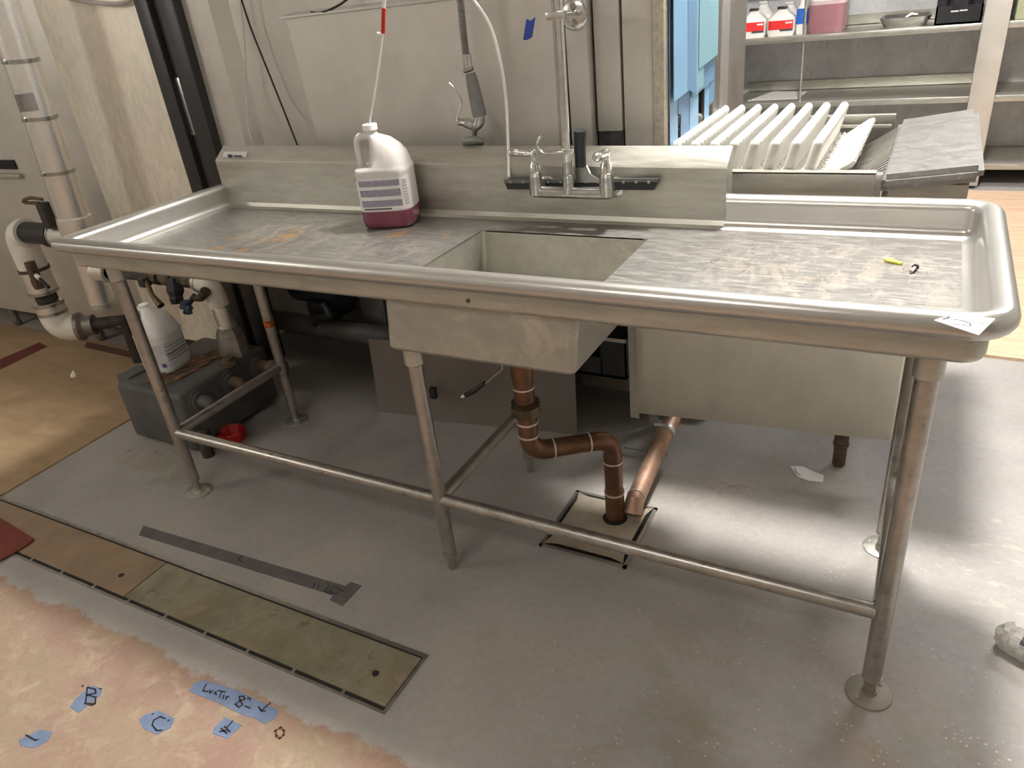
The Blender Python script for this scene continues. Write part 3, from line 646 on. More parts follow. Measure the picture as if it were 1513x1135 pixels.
for i in range(n+1):
    y = .735+(1.262-.735)*i/n
    m.tube([(1.805, y, .895), (1.870, y, .942), (1.880, y, .949)], [.0095, .0095, .005], 10)
    for q in (-.02, .0): m.tube([(1.80+q, y+.003, .888), (1.80+q, y+.003, .912)], [.009, .005], 8)
m.prism([(1.805, .735, .890), (1.805, 1.262, .890), (1.872, 1.262, .942), (1.872, .735, .942)], (-.004, 0, .006)); m.box(1.775, 1.825, .727, 1.27, .878, .893)
m.build('peg_row', M['flight'], V, 40)
for i in range(19):
    y = .715+i*.031
    MB().prism([(1.862, y, .868), (1.945, y, .921), (1.945, y+.015, .921), (1.862, y+.015, .868)], (0, 0, -.004)).build('ramp_bar', M['rim'], V, 0)
MB().box(1.86, 1.94, .72, 1.30, .78, .80).build('ramp_tray', M['gap'], V)
# end cover, its right side a little higher
m = MB(); e0 = gz(1302, 258, .926); zl, zr = .922, .945
cx0, cx1, cy0, cy1 = 1.940, 2.148, .692, 1.40
m.prism([(cx0, cy0, zl), (cx1, cy0+.012, zr), (cx1, cy1+.04, zr), (cx0, cy1, zl)], (0, 0, -.038))
bmesh.ops.bevel(m.bm, geom=m.bm.edges[:], offset=.013, segments=4, affect='EDGES')
m.build('end_cover', steel('scuffed_cover', (.33, .322, .312), .40, .85, streak=(3, 3, 3), var=.12, wear=.4), V, 40)
MB().box(1.96, 2.125, .73, 1.35, .56, .895).build('end_box', M['steel'], V)
MB().box(1.931, 1.945, .69, .72, .86, .925).build('hinge', M['foil'], V)
# lower skirt panel with a returned left edge
m = MB(); zsk = .62
sk = [(1.315, .735), (1.34, .738), (1.60, .765), (1.93, .795), (2.05, .812), (2.058, .83)]
va = [m.bm.verts.new((x, y, .135)) for x, y in sk]; vb = [m.bm.verts.new((x, y, .86)) for x, y in sk]
for i in range(len(sk)-1): m.bm.faces.new((va[i], va[i+1], vb[i+1], vb[i]))
so = m.build('skirt_panel', steel('skirt_steel', (.78, .75, .64), .5, .15, streak=(2, 2, 1), var=.06, stain=((.55, .52, .44, 1), .3), bump=.02), V, 60); so.modifiers.new('solid', 'SOLIDIFY').thickness = .003
MB().box(1.286, 1.316, .742, .746, .11, .86).build('skirt_flange', M['steel'], V)
q = gz(1238, 690, 0)
MB().tube([(1.923, .84, .16), (1.923, .84, .085)], .021, 16).lathe((1.923, .84, .085), (0, 0, -1), [(0, .023), (.01, .023), (.012, .019), (.08, .019), (.085, .015)], 16).build('conveyor_leg', M['rust'], V)
MB().tube([(1.325, .86, .16), (1.325, .86, 0)], .019, 14).build('conveyor_leg', M['tube'], V)
MB().tube([(1.46, 1.30, .80), (1.46, 1.30, 0)], .02, 14).build('conveyor_leg', M['tube'], V)
MB().tube([(2.05, 1.30, .58), (2.05, 1.30, 0)], .02, 14).build('conveyor_leg', M['tube'], V)
# ------------------------------------------------------------------ far shelving
S = thing('storage_shelving', 'tall metal shelving with galvanised back against the far wall', 'shelving', (1.9, 4.5, 0))
SYF, SYB = 4.2, 4.72
for i, z in enumerate((.145, .545, .945, 1.45)):
    xa, xb_ = (.78, 3.9)
    MB().box(xa, xb_, SYF, SYB, z-.036, z, .003).build('shelf', M['steel'], S)
MB().box(.62, 3.9, SYB, SYB+.02, .05, 2.2).build('back_panel', M['galv'], S)
for z in (.58, .98): MB().box(.8, 2.25, SYB-.02, SYB, z-.03, z+.03).build('shelf_upstand', M['steel'], S)
MB().box(.725, .80, SYF-.03, SYF+.05, 0, 2.2, .006).build('post', M['steel'], S); MB().box(.80, .825, SYF-.02, SYF+.04, 0, 2.2, .004).build('post', M['rim'], S)
MB().box(2.205, 2.335, SYF-.05, SYF+.004, .02, 2.2, .004).build('post', M['machine'], S)
MB().box(.55, .72, SYF+.05, SYB, 0, 2.2).build('end_panel', M['accent'], S)
MB().tube([(gy(1182, 140, SYF+.02).x, SYF+.02, .545), (gy(1187, 65, SYF+.02).x, SYF+.02, .912)], .008, 10).build('rod', M['steel'], S)
MB().tube([(gy(1187, 48, SYF-.01).x, SYF+.02, .945), (gy(1191, 0, SYF-.01).x, SYF+.02, 1.42)], .008, 10).build('rod', M['steel'], S)
for x in (.9, 2.27, 3.7): MB().box(x-.03, x+.03, SYF+.1, SYB-.1, 0, .11).build('shelf_foot', M['accent'], S)
# things on the shelves
def small_jug(u0, u1, vb, vt, yy, label, red=True, group='white jugs on the far shelf', clean=False):
    x0 = gy(u0, vb, yy).x; x1 = gy(u1, vb, yy).x; hw = (x1-x0)/2; h = gy((u0+u1)/2, vt, yy).z-.945
    g = thing('cleaner_jug', label, 'jug', ((x0+x1)/2, yy+hw, .945), group)
    secs = [(0, 0, 0, hw*.93, hw*.9, 5), (.02, 0, 0, hw, hw*.95, 5), (.60*h, 0, 0, hw, hw*.95, 5), (.66*h, 0, 0, hw*.92, hw*.88, 4), (.82*h, 0, 0, hw*.55, hw*.5, 3), (.88*h, 0, 0, hw*.42, hw*.36, 3), (h, 0, 0, hw*.40, hw*.30, 3)]
    o = MB().loft(secs, 40).build('body', M['white'], None, 40); o.parent = g
    o = MB().box(-hw*.36, hw*.36, -hw*.46, -hw*.1, .955*h, 1.0*h+.006, .004).build('cap', M['blackplastic'] if not clean else M['white'], None); o.parent = g
    if red:
        n = 144; m = MB(); m.loft([(.24*h, 0, 0, hw, hw*.95, 5), (.56*h, 0, 0, hw, hw*.95, 5)], n, False, 92, 128, .002); l_ = m.build('label', M['red'], None); l_.parent = g
        m = MB(); m.loft([(.18*h, 0, 0, hw, hw*.95, 5), (.25*h, 0, 0, hw, hw*.95, 5)], n, False, 108, 126, .003); o = m.build('print_block', M['labeltext'], None); o.parent = l_
        m = MB(); m.loft([(.44*h, 0, 0, hw, hw*.95, 5), (.50*h, 0, 0, hw, hw*.95, 5)], n, False, 110, 124, .003); o = m.build('print_block', M['label'], None); o.parent = l_
    return g
small_jug(1091, 1129, 54, 15, SYF+.06, 'white jug with red label at the far left end of the shelf front')
small_jug(1131, 1172, 51, 12, SYF+.06, 'white jug with red label beside the blue label bottle')
small_jug(1108, 1140, 44, 4, SYF+.27, 'white jug without red label in the second row behind the leftmost jug', False, clean=True)
small_jug(1146, 1180, 43, 5, SYF+.27, 'white handled jug in the second row behind the right red label jug', False, clean=True)
x0, x1 = gy(1177, 46, SYF+.1).x, gy(1188, 46, SYF+.1).x
g = thing('spray_bottle', 'white bottle with blue label between the white jugs and the pink jug', 'bottle', ((x0+x1)/2, SYF+.14, .945))
o = MB().loft([(0, 0, 0, .034, .03, 3), (.15, 0, 0, .034, .03, 3), (.18, 0, 0, .02, .02, 2), (.25, 0, 0, .014, .014, 2)], 24).build('body', M['white'], None); o.parent = g
o = MB().loft([(.06, 0, 0, .0355, .0315, 3), (.15, 0, 0, .0355, .0315, 3)], 24, False).build('label', M['blue'], None); o.parent = g
x0, x1 = gy(1191, 48, SYF+.05).x, gy(1246, 44, SYF+.05).x
g = thing('liquid_drum', 'large square jug of pink liquid with red labels on the far shelf', 'jug', ((x0+x1)/2, SYF+.17, .945))
hw = (x1-x0)/2
o = MB().loft([(0, 0, 0, hw*.95, .11, 5), (.02, 0, 0, hw, .12, 5), (.16, 0, 0, hw, .12, 5), (.165, 0, 0, hw, .12, 5)], 40).build('liquid', M['palepink'], None); o.parent = g
o = MB().loft([(.165, 0, 0, hw, .12, 5), (.34, 0, 0, hw, .12, 5), (.38, 0, 0, hw*.8, .1, 4), (.41, hw*.4, 0, hw*.3, .05, 2), (.45, hw*.4, 0, hw*.28, .045, 2)], 40).build('body', plain('translucent_drum', srgb(196, 176, 178), .3), None); o.parent = g
for a0, a1 in ((88, 107), (109, 122)):
    m = MB(); m.loft([(.21, 0, 0, hw, .12, 5), (.32, 0, 0, hw, .12, 5)], 144, False, a0, a1, .002); o = m.build('label', M['red'], None); o.parent = g
m = MB(); m.loft([(.185, 0, 0, hw, .12, 5), (.21, 0, 0, hw, .12, 5)], 144, False, 88, 122, .0015); o = m.build('label_strip', M['label'], None); o.parent = g
x0, x1 = gy(1298, 36, SYF+.1).x, gy(1376, 30, SYF+.1).x
g = thing('foil_tray', 'shallow crumpled metal tray on the far shelf left of the black crate', 'tray', ((x0+x1)/2, SYF+.2, .945))
hw = (x1-x0)/2
m = MB(); m.loft([(0, 0, 0, hw*.8, .1, 5), (.03, 0, 0, hw*.92, .13, 5), (.055, 0, 0, hw, .15, 5), (.058, 0, 0, hw*.98, .14, 5), (.012, 0, 0, hw*.78, .1, 5)], 40); o = m.build('pan', M['foil'], None); o.parent = g
o = MB().tube([(-.05, -.02, .02), (.03, .02, .06), (.07, .01, .055)], .012, 8).build('crumpled_foil', M['foil'], None); o.parent = g
x0, x1 = gy(1380, 36, SYF+.05).x, 2.20
g = thing('bottle_crate', 'black plastic crate with glass bottles at the right end of the shelf', 'crate', ((x0+x1)/2, SYF+.17, .945))
hw = (x1-x0)/2
m = MB(); m.box(-hw, hw, -.13, -.12, 0, .10).box(-hw, hw, .12, .13, 0, .10).box(-hw, -hw+.01, -.13, .13, 0, .10).box(hw-.01, hw, -.13, .13, 0, .10).box(-hw, hw, -.13, .13, 0, .01).box(-hw*.3, hw*.35, -.135, -.12, .08, .165, .004)
o = m.build('crate', M['blackplastic'], None, 30); o.parent = g
o = MB().box(-hw*.35, -hw*.02, -.132, -.1305, .066, .074).box(hw*.02, hw*.35, -.132, -.1305, .068, .076).build('lettering', M['label'], None, 0); o.parent = g
for i in range(4):
    for j in range(2):
        b = thing('dark_bottle', 'dark glass bottle standing in the black crate', 'bottle', ((x0+x1)/2+(-.75+.5*i)*hw, SYF+.17-.06+.12*j, .956), 'bottles in the black crate')
        o = MB().lathe((0, 0, 0), (0, 0, 1), [(0, .030), (.13, .031), (.16, .022), (.19, .013), (.24, .013)], 16).build('body', M['glassdark'], None); o.parent = b
x0 = gy(1496, 36, SYF+.1).x
g = thing('storage_box', 'sage green plastic box with dark slots at the right edge of the shelf', 'box', (x0+.15, SYF+.18, .945))
o = MB().box(-.15, .15, -.14, .14, 0, .34, .01).build('body', M['greenbox'], None); o.parent = g
for z in (.12, .17): 
    o = MB().box(-.145, -.06, -.1425, -.139, z, z+.028, .001).build('slot', M['gap'], None); o.parent = g
P_ = [gz(1105, 149, .5465), gz(1178, 146, .5465), gz(1193, 136, .5465), gz(1143, 135, .5465)]
tag(MB().prism(P_, (0, 0, .002)).build('paper_sheet', M['paper'], None, 0, origin=P_[0]), 'white sheet of paper lying on the middle far shelf', 'paper')
# ------------------------------------------------------------------ insulated pipes at the left
yp = .50
I = thing('insulated_pipe', 'thick vertical pipe in hammered aluminium insulation jacket left of the table', 'pipe', gy(150, 452, yp))
b0, b1 = gy(152, 450, yp), gy(15, 40, yp); dr_ = (b1-b0); btop = b0+dr_*((3.1-b0.z)/dr_.z); PR = .060
def onp(z): return b0+dr_*((z-b0.z)/dr_.z)
ztee = gy(108, 335, yp).z
MB().tube([onp(ztee-.02), btop], PR, 32).build('jacket', M['alu'], I)
MB().tube([b0, onp(ztee)], PR*.86, 28).build('lower_jacket', M['alu'], I)
for v, u in ((90, 16), (173, 50), (252, 82)):
    z = gy(u, v, yp).z; MB().lathe(onp(z), dr_, [(-.007, PR+.0018), (.007, PR+.0018)], 32).box(onp(z).x-.012, onp(z).x+.012, onp(z).y-PR-.007, onp(z).y-PR+.002, z-.008, z+.008, .002).build('strap', M['castchrome'], I)
MB().lathe(onp(ztee), dr_, [(-.03, PR+.006), (.02, PR+.007), (.045, PR+.005), (.05, PR)], 32).build('tee_collar', M['alu'], I)
MB().lathe(b0, dr_, [(-.004, PR*.92), (.02, PR*.92)], 28).build('end_ring', M['steel'], I)
zt_ = gy(60, 148, yp).z
m = MB(); P0 = onp(zt_)
m2 = []
for zz in (-.03, .03):
    m2.append([m.bm.verts.new(onp(zt_+zz)+Vector((math.cos(a)*(PR+.002), math.sin(a)*(PR+.002), 0))) for a in [-1.75+.16*i for i in range(9)]])
for i in range(8): m.bm.faces.new((m2[0][i], m2[0][i+1], m2[1][i+1], m2[1][i]))
m.build('tape_patch', plain('grey_duct_tape', srgb(122, 116, 112), .55, .1), I)
# drain elbow run on the left
E_ = thing('jacketed_drain_run', 'white jacketed pipe elbows looping down left of the vertical insulated pipe', 'pipe', gz(85, 515, 0))
tc = onp(gy(100, 345, yp).z-.01)
ex = gy(30, 350, yp).x; dx = tc.x-ex; zt0 = tc.z
MB().tube([tc+Vector((-.02, 0, 0)), tc+Vector((-.145, 0, -.002))], .056, 28).build('branch_jacket', M['alu'], E_)
MB().lathe(tc+Vector((-.145, 0, 0)), (-1, 0, 0), [(-.006, .058), (.004, .058), (.005, .05)], 28).build('strap', M['castchrome'], E_)
MB().tube([tc+Vector((-q, 0, 0)) for q in (.14, .165, .166, .21, .211, dx-.07)], [.045, .045, .054, .054, .046, .046], 20).build('black_valve', M['black'], E_)
vx = tc.x-.10
MB().box(vx-.022, vx+.022, yp-.06, yp-.02, tc.z+.045, tc.z+.15, .006).build('valve_bracket', M['darkiron'], E_)
MB().tube(bez([(vx+.03, yp-.05, tc.z+.165), (vx-.03, yp-.06, tc.z+.172), (vx-.085, yp-.06, tc.z+.160), (vx-.08, yp-.055, tc.z+.150), (vx, yp-.05, tc.z+.150)], 6), .007, 8).build('valve_handle', M['rust'], E_)
zn = gy(63, 438, yp).z; z1 = gy(45, 395, yp).z
MB().tube([(tc.x-dx+.07, yp, zt0)]+elbow((ex, yp, zt0), (-1, 0, 0), (0, 0, -1), .066)+[(ex, yp, z1)], .060, 28).build('white_elbow', M['pvc'], E_)
MB().tube([(ex, yp, z1), (ex, yp, zn+.022)], .062, 28).build('jacket', M['alu'], E_)
for z in (z1-.004, zn+.030): MB().lathe((ex, yp, z), (0, 0, 1), [(-.007, .0645), (.007, .0645)], 28).build('strap', M['rust'] if z > zn+.05 else M['castchrome'], E_)
MB().lathe((ex, yp, zn+.024), (0, 0, -1), [(0, .030), (.008, .048), (.040, .048), (.048, .03)], 8).build('union_nut', M['darkiron'], E_, 20)
z2 = zn-.022; ze = gy(88, 487, yp).z
MB().tube([(ex, yp, z2), (ex, yp, ze+.085)], .062, 28).build('jacket', M['alu'], E_)
for z in (z2-.008, ze+.092): MB().lathe((ex, yp, z), (0, 0, 1), [(-.007, .0645), (.007, .0645)], 28).build('strap', M['castchrome'], E_)
dv = Vector((.80, .60, 0)).normalized(); pc = Vector((ex, yp, ze))
MB().tube([(ex, yp, ze+.085)]+elbow(pc, (0, 0, -1), dv, .075)+[pc+dv*.095], .062, 28).build('white_elbow', M['pvc'], E_)
MB().lathe(pc+dv*.095, dv, [(-.012, .066), (.004, .066), (.02, .048), (.06, .048)], 24).build('end_ring', M['steel_dark'], E_)
MB().tube([pc+dv*.14, pc+dv*.29, pc+dv*.29+Vector((0, .0, -ze+.0))], .032, 14).build('tail_pipe', M['darkiron'], E_)
MB().tube([(ex+.085, yp-.05, z1+.05), (ex+.085, yp-.052, z1-.07)], .022, 12).lathe((ex+.085, yp-.052, z1-.03), (0, 0, -1), [(0, .025), (.03, .025)], 8).build('brass_fitting', M['rust'], E_)
MB().tube([(ex+.10, yp-.06, z1+.01), (ex+.15, yp-.07, z1-.012), (ex+.21, yp-.08, z1-.045)], .008, 8).build('small_lever', M['black'], E_)
MB().tube([(ex+.125, yp-.066, z1-.003), (ex+.155, yp-.071, z1-.014)], .010, 8).build('white_grip', M['white'], E_)
# valve train under the table
Q = thing('valve_train', 'row of dark valves and pipe fittings under the left end of the table', 'valves', (-.6, .5, .54))
yv = .50; zv = .545
bx = onp(zv).x
MB().tube([(bx+.02, yv, zv), (bx+.125, yv, zv)], .042, 24).lathe((bx+.125, yv, zv), (-1, 0, 0), [(0, .03), (.004, .044), (.016, .044)], 24).build('branch_stub', M['alu'], Q)
segs = [(-.77, -.58, .022, 'darkiron'), (-.58, -.55, .030, 'brass'), (-.55, -.52, .022, 'darkiron'), (-.52, -.47, .030, 'rust'), (-.47, -.40, .024, 'blackplastic'), (-.40, -.37, .028, 'brass'), (-.37, -.30, .026, 'rust')]
for a, b, r, mt in segs: MB().tube([(a, yv, zv), (b, yv, zv)], r, 10).build('pipe_fitting', M[mt], Q, 30)
m = MB().lathe((-.455, yv-.01, zv+.01), (.1, -.3, -1), [(0, .028), (.05, .032), (.07, .024), (.08, .026), (.10, .020)], 8); m.build('black_valve', M['blackplastic'], Q, 20)
m = MB().tube([(-.60, yv-.03, zv-.004), (-.545, yv-.06, zv-.05), (-.50, yv-.07, zv-.085)], [.010, .009, .015], 10); m.build('drain_cock', M['brass'], Q)
MB().box(-.63, -.59, yv-.05, yv-.01, zv-.03, zv+.01, .008).build('black_valve', M['blackplastic'], Q)
mm = MB(); q = Vector((-.375, yv-.05, zv-.085))
for k in range(6):
    a = k*PI/3; mm.tube([q, q+Vector((.028*math.cos(a), -.006, .030*math.sin(a)))], [.012, .010], 8)
mm.tube([q+Vector((.0, .05, .03)), q], .010, 8).build('blue_knob', plain('dusty_blue_knob', srgb(52, 62, 84), .5), Q)
MB().tube([(-.335, yv-.03, zv-.055), (-.28, yv-.05, zv-.04), (-.24, yv-.05, zv-.01)], [.013, .015, .020], 10).build('lever', M['brass'], Q)
# white elbow down to the tank
wx = -.262
X_ = thing('tank_inlet_pipe', 'white elbow and steel pipe dropping from the valves to the grey tank', 'pipe', (wx, yv, .3))
MB().tube([(-.33, yv, zv), (-.31, yv, zv)]+elbow((wx, yv, zv), (1, 0, -.05), (.05, 0, -1), .045)+[(wx+.008, yv, .455)], .037, 24).build('white_elbow', M['pvc'], X_)
MB().lathe((-.325, yv, zv), (1, 0, 0), [(-.008, .040), (.008, .040)], 20).build('band', M['steel'], X_)
MB().tube([(wx+.009, yv, .455), (wx+.012, yv, .375)], .034, 22).lathe((wx+.012, yv, .37), (0, 0, 1), [(0, .037), (.008, .037)], 22).build('steel_pipe', M['alu'], X_)
MB().lathe((wx+.012, yv, .372), (0, 0, -1), [(0, .035), (.03, .050), (.12, .055)], 6).build('hub', plain('streaked_hub', (.34, .31, .27, 1), .5, .4, .5, 12), X_, 20)
# ------------------------------------------------------------------ interceptor tank
TK = thing('grease_tank', 'grey painted metal tank with round port fittings on the floor under the table', 'tank', (-.36, .38, 0))
m = MB().box(-.545, -.185, .165, .60, .012, .252, .022, 3); m.build('body', M['tank'], TK, 40)
for i, (yy) in enumerate((.235, .385, .53)):
    f = MB().lathe((-.185, yy, .195), (1, 0, .12), [(-.01, .044), (.010, .044), (.012, .036), (.022, .036), (.024, .028)], 24).build('port_flange', M['tank'], TK, 35)
    if i < 2: MB().tube([(-.17, yy, .197), (-.145, yy, .20)]+elbow((-.115, yy, .203), (1, 0, .1), (.2, -.15, -1), .022)+[(-.11, yy-.006, .172)], .024, 16).build('port_elbow', M['rust'] if i else M['tank'], f)
    else: MB().tube([(-.17, yy, .197), (-.12, yy, .198), (-.11, yy, .198), (-.05, yy+.01, .20), (-.04, yy+.01, .20)], [.024, .024, .03, .03, .02], 14).build('port_pipe', M['rust'], f)
MB().lathe((-.205, .425, .250), (0, 0, 1), [(0, .035), (.012, .034), (.018, .022), (.03, .02)], 20).build('vent_boss', M['rust'], TK)
MB().tube([(-.165, .20, .10), (-.15, .18, .04), (-.15, .18, .0)], .022, 14).build('drain_plug', M['darkiron'], TK)
MB().box(-.575, -.50, .20, .30, .225, .262, .008).build('side_bracket', M['tank'], TK)
m = MB(); random.seed(4)
for i in range(46):
    cy_ = random.uniform(.20, .50); cx_ = -.345+random.uniform(-.05, .055)+(cy_-.35)*.12; L_ = random.uniform(.03, .10); a_ = .95+random.uniform(-.22, .22); w_ = random.uniform(.004, .011)
    dx_, dy_ = math.cos(a_), math.sin(a_); z_ = .2525+random.uniform(0, .004)
    m.prism([(cx_-dx_*L_/2, cy_-dy_*L_/2, z_), (cx_-dy_*w_*.6, cy_+dx_*w_*.6, z_), (cx_+dx_*L_/2, cy_+dy_*L_/2, z_+.002), (cx_+dy_*w_, cy_-dx_*w_, z_)], (0, 0, .003+.004*random.random()))
tag(m.build('splintered_board', M['wood'], None, 0, origin=(-.33, .36, .252)), 'splintered piece of old wood lying on top of the grey tank', 'board')
G2 = gallon_jug('water_jug', 'uncapped clear gallon jug with printed label on the grey tank', 'jug', (-.435, .335, .252), .18, .266, .072, .068, M['hdpe_clear'], None, 0, False, handle_x=-1)
lb = label_patch(G2, .072, .068, .03, .125, 245, 385, plain('clear_label', (.58, .58, .60, 1), .45))
for k in range(7): label_patch(G2, .072, .068, .052+k*.010, .055+k*.010, 250, 305, M['greytext'], 'print_line', .0019, lb)
for k in range(5): label_patch(G2, .072, .068, .055+k*.013, .059+k*.013, 322, 380, M['labelprint'], 'print_line', .0019, lb)
label_patch(G2, .072, .068, .078, .0805, 322, 382, M['labeltext'], 'print_line', .0021, lb); label_patch(G2, .072, .068, .032, .048, 286, 306, plain('violet_print', srgb(86, 84, 128), .6), 'print_block', .0019, lb)
p = Vector((-.30, .55, .252))
tag(MB().prism([p+Vector(q) for q in ((-.05, -.03, 0), (.0, -.04, 0), (.045, .0, 0), (.03, .03, 0), (-.03, .01, 0))], (0, .004, .035)).build('yellow_rag', plain('mustard_scrap', srgb(176, 150, 62), .7), None, 0, origin=p), 'mustard yellow scrap at the back of the grey tank top', 'scrap')
p = Vector((-.142, .295, 0))
m = MB(); m.lathe(p, (0, 0, 1), [(0, .03), (.004, .048), (.04, .052), (.045, .048), (.01, .028)], 7); tag(m.build('plastic_cup', M['redplastic'], None, 15, origin=p), 'red plastic cap on the floor beside the grey tank', 'cap')
# dark hoses and pipes under the machine
cable('corrugated_hose', 'black plastic pipe with white recycling mark behind the table leg', [gy(338, 500, .74), gy(350, 470, .74), gy(362, 435, .74), gy(372, 395, .74)], .030, M['black'], 'pipe')
hh = bpy.data.objects['corrugated_hose']
fr = lambda s, t: (gy(348+14*s, 455-18*t, .707), Vector((0, -1, 0)))
o = MB().strokes([[(.5, 1), (0, .2)], [(0, .1), (1, .1)], [(1, .2), (.6, 1)], [(.3, 1.0), (.8, 1.0)], [(.2, .55), (.8, .55)]], .0045, fr, .001).build('recycling_mark', M['label'], hh, 0)
HP = MB().tube([(-.75, .86, .235), (.9, .84, .225)], .042, 20).build('drain_pipe', plain('dusty_grey_pipe', (.10, .10, .095, 1), .6), None, origin=(0, .85, .23)); tag(HP, 'long grey horizontal drain pipe low under the dish machine', 'pipe')
g = thing('pump_motor', 'black pump motor under the dish machine behind the left rear leg', 'motor', (-.1, .86, .35))
MB().tube([(-.20, .88, .42), (.05, .88, .42)], .085, 20).build('housing', M['blackplastic'], g); MB().box(-.12, .0, .80, .96, .28, .36, .006).build('mount', M['blackplastic'], g); MB().tube(bez([(-.02, .80, .36), (.02, .78, .33), (-.06, .79, .30), (-.10, .80, .27)], 6), .018, 10).build('hose', M['black'], g)
tag(MB().box(.06, .18, .92, .975, .20, .52, .003).build('control_box', plain('grey_green_cover', (.16, .165, .155, 1), .5, .2), None, origin=(.12, .95, .2)), 'grey cover plate standing under the dish machine', 'cover')
MB().box(-.9, 1.5, 1.0, 1.1, 0, .09).build('trim_1', plain('dirty_curb', (.12, .125, .11, 1), .8), None, kind='structure')
p = gz(486, 516, .0); m = MB(); m.tube(bez([p+Vector((-.03, -.0, .012)), p+Vector((-.01, .0, .018)), p+Vector((.015, .01, .010)), p+Vector((.04, .02, .016))], 4), [.008, .010, .012, .010, .006, .007, .009, .010, .011, .012, .010, .008, .006], 7)
tag(m.build('crumpled_tissue', M['paper'], None, 30, origin=p), 'crumpled white tissue on the dark floor under the machine', 'tissue')
# dark access panels leaning under the table
def leaning(name, label, b0_, b1_, h, lean):
    n = Vector((-(b1_-b0_).y, (b1_-b0_).x, 0)).normalized()
    m = MB(); up = Vector((0, 0, h))+n*lean
    m.prism([b0_, b1_, b1_+up, b0_+up], n*.004); o = m.build(name, plain('dark_brown_grey_panel', (.21, .185, .165, 1), .5, .2, .06, 5), None, 0, origin=b0_); tag(o, label, 'panel', 'access panels under the sink'); return o
a, b, c = gz(565, 612), gz(646, 628), gz(850, 640)
leaning('access_panel', 'dark metal access panel standing below the sink, left of the front middle leg', Vector((.285, .650, 0)), Vector((.62, .690, 0)), .30, .03)
leaning('access_panel', 'dark metal access panel standing below the sink behind the copper trap', Vector((.50, .655, 0)), Vector((1.085, .745, 0)), .295, .03)
mg = gy(643, 578, .655); tag(MB().box(mg.x-.012, mg.x+.012, .632, .652, mg.z-.022, mg.z+.022, .003).build('magnet_catch', M['black'], None, origin=mg), 'small black catch on the dark access panel by the middle leg', 'catch')
# thermometer probe hanging below the sink
pb = thing('probe', 'thin rod with black and white tip hanging below the sink', 'probe', gy(710, 568, .36))
MB().tube([(1.06, .36, .695), gy(742, 546, .36), gy(716, 568, .36)], .0022, 8).build('rod', M['steel'], pb)
MB().tube([gy(716, 566, .36), gy(700, 578, .36), gy(688, 584, .36)], [.006, .0085, .008], 10).build('grip', M['black'], pb); MB().tube([gy(690, 583, .36), gy(682, 587, .36)], [.006, .004], 10).build('tip', M['white'], pb)
# black scrap basket
sb = thing('scrap_basket', 'black plastic basket hanging between the sink and the conveyor skirt', 'basket', (1.19, .85, .21))
m = MB().box(1.06, 1.255, .80, .95, .215, .225).box(1.06, 1.065, .80, .95, .215, .29).box(1.165, 1.255, .80, .806, .215, .36).box(1.06, 1.17, .80, .806, .215, .285).box(1.25, 1.255, .80, .95, .215, .36).box(1.06, 1.255, .944, .95, .215, .36); m.build('body', M['blackplastic'], sb, 0)
MB().box(1.16, 1.258, .796, .80, .352, .364).build('rim', M['steel'], sb)
tag(MB().box(1.02, 1.30, .955, .97, .08, .60).build('metal_plate', plain('olive_panel', (.24, .215, .17, 1), .5, .5), None, origin=(1.16, .96, .08)), 'olive tinted metal plate behind the black scrap basket', 'plate')
# ------------------------------------------------------------------ copper drain
CP = thing('copper_trap', 'brown copper drain pipe with bends from the sink to the floor drain', 'drain pipe', (1.2, .2, 0))
yc = .20; cxp = 1.203; zlow = .300; R_ = .028
pe = Vector((cxp, yc, zlow)); ex_ = Vector((gz(911, 765).x, .355, gy(897, 642, .355).z-.012))
MB().tube([(cxp, yc, .694), (cxp, yc, .53)], R_+.001, 22).build('tailpiece', M['copper'], CP)
MB().tube([(cxp, yc, .53), (cxp, yc, .36)]+elbow((cxp, yc, zlow), (0, 0, -1), ex_-pe, .050)+[pe.lerp(ex_, .3)], R_-.001, 22).build('trap_bend', M['copper'], CP)
MB().tube([pe.lerp(ex_, .25), pe.lerp(ex_, .72)], R_-.002, 22).build('trap_arm', M['copper'], CP)
MB().tube([pe.lerp(ex_, .7)]+elbow(ex_, ex_-pe, (0, 0, -1), .050)+[(ex_.x, ex_.y, ex_.z-.075)], R_-.001, 22).build('upper_bend', M['copper'], CP)
MB().tube([(ex_.x, ex_.y, ex_.z-.07), (ex_.x, ex_.y, .012)], R_-.002, 22).build('standpipe', M['copper'], CP)
MB().tube([(ex_.x, ex_.y, .10), (ex_.x, ex_.y, .012)], R_, 22).build('lower_coupling', M['copper'], CP)
def ringat(p, d, r, name='solder_joint', mt='solder', w=.0022): MB().lathe(p, d, [(-w, r), (w, r)], 22).build(name, M[mt], CP)
for z in (.50, .395, .355): ringat((cxp, yc, z), (0, 0, 1), R_+.0013)
ringat(pe.lerp(ex_, .27), ex_-pe, R_+.0006); ringat(pe.lerp(ex_, .71), ex_-pe, R_+.0006); ringat((ex_.x, ex_.y, ex_.z-.072), (0, 0, 1), R_+.0006); ringat((ex_.x, ex_.y, .10), (0, 0, 1), R_+.0012)
MB().lathe((cxp, yc, .425), (0, 0, 1), [(-.006, R_+.002), (-.005, R_+.011), (.022, R_+.012), (.026, R_+.004), (.028, R_+.003)], 8).lathe((cxp, yc, .45), (0, 0, 1), [(0, R_+.006), (.006, R_+.009), (.008, R_+.003)], 24).build('slip_nut', M['brass'], CP, 25)
CL = thing('copper_drain_line', 'pale copper pipe lying low from the floor drain back under the conveyor skirt', 'drain pipe', (1.44, .6, .05))
c0, c1 = Vector((1.425, .385, .060)), Vector((1.402, .955, .10))
MB().tube([c0+Vector((0, -.02, -.03)), c0, c0.lerp(c1, .4), c1], .027, 20).build('pipe', M['copper_pale'], CL)
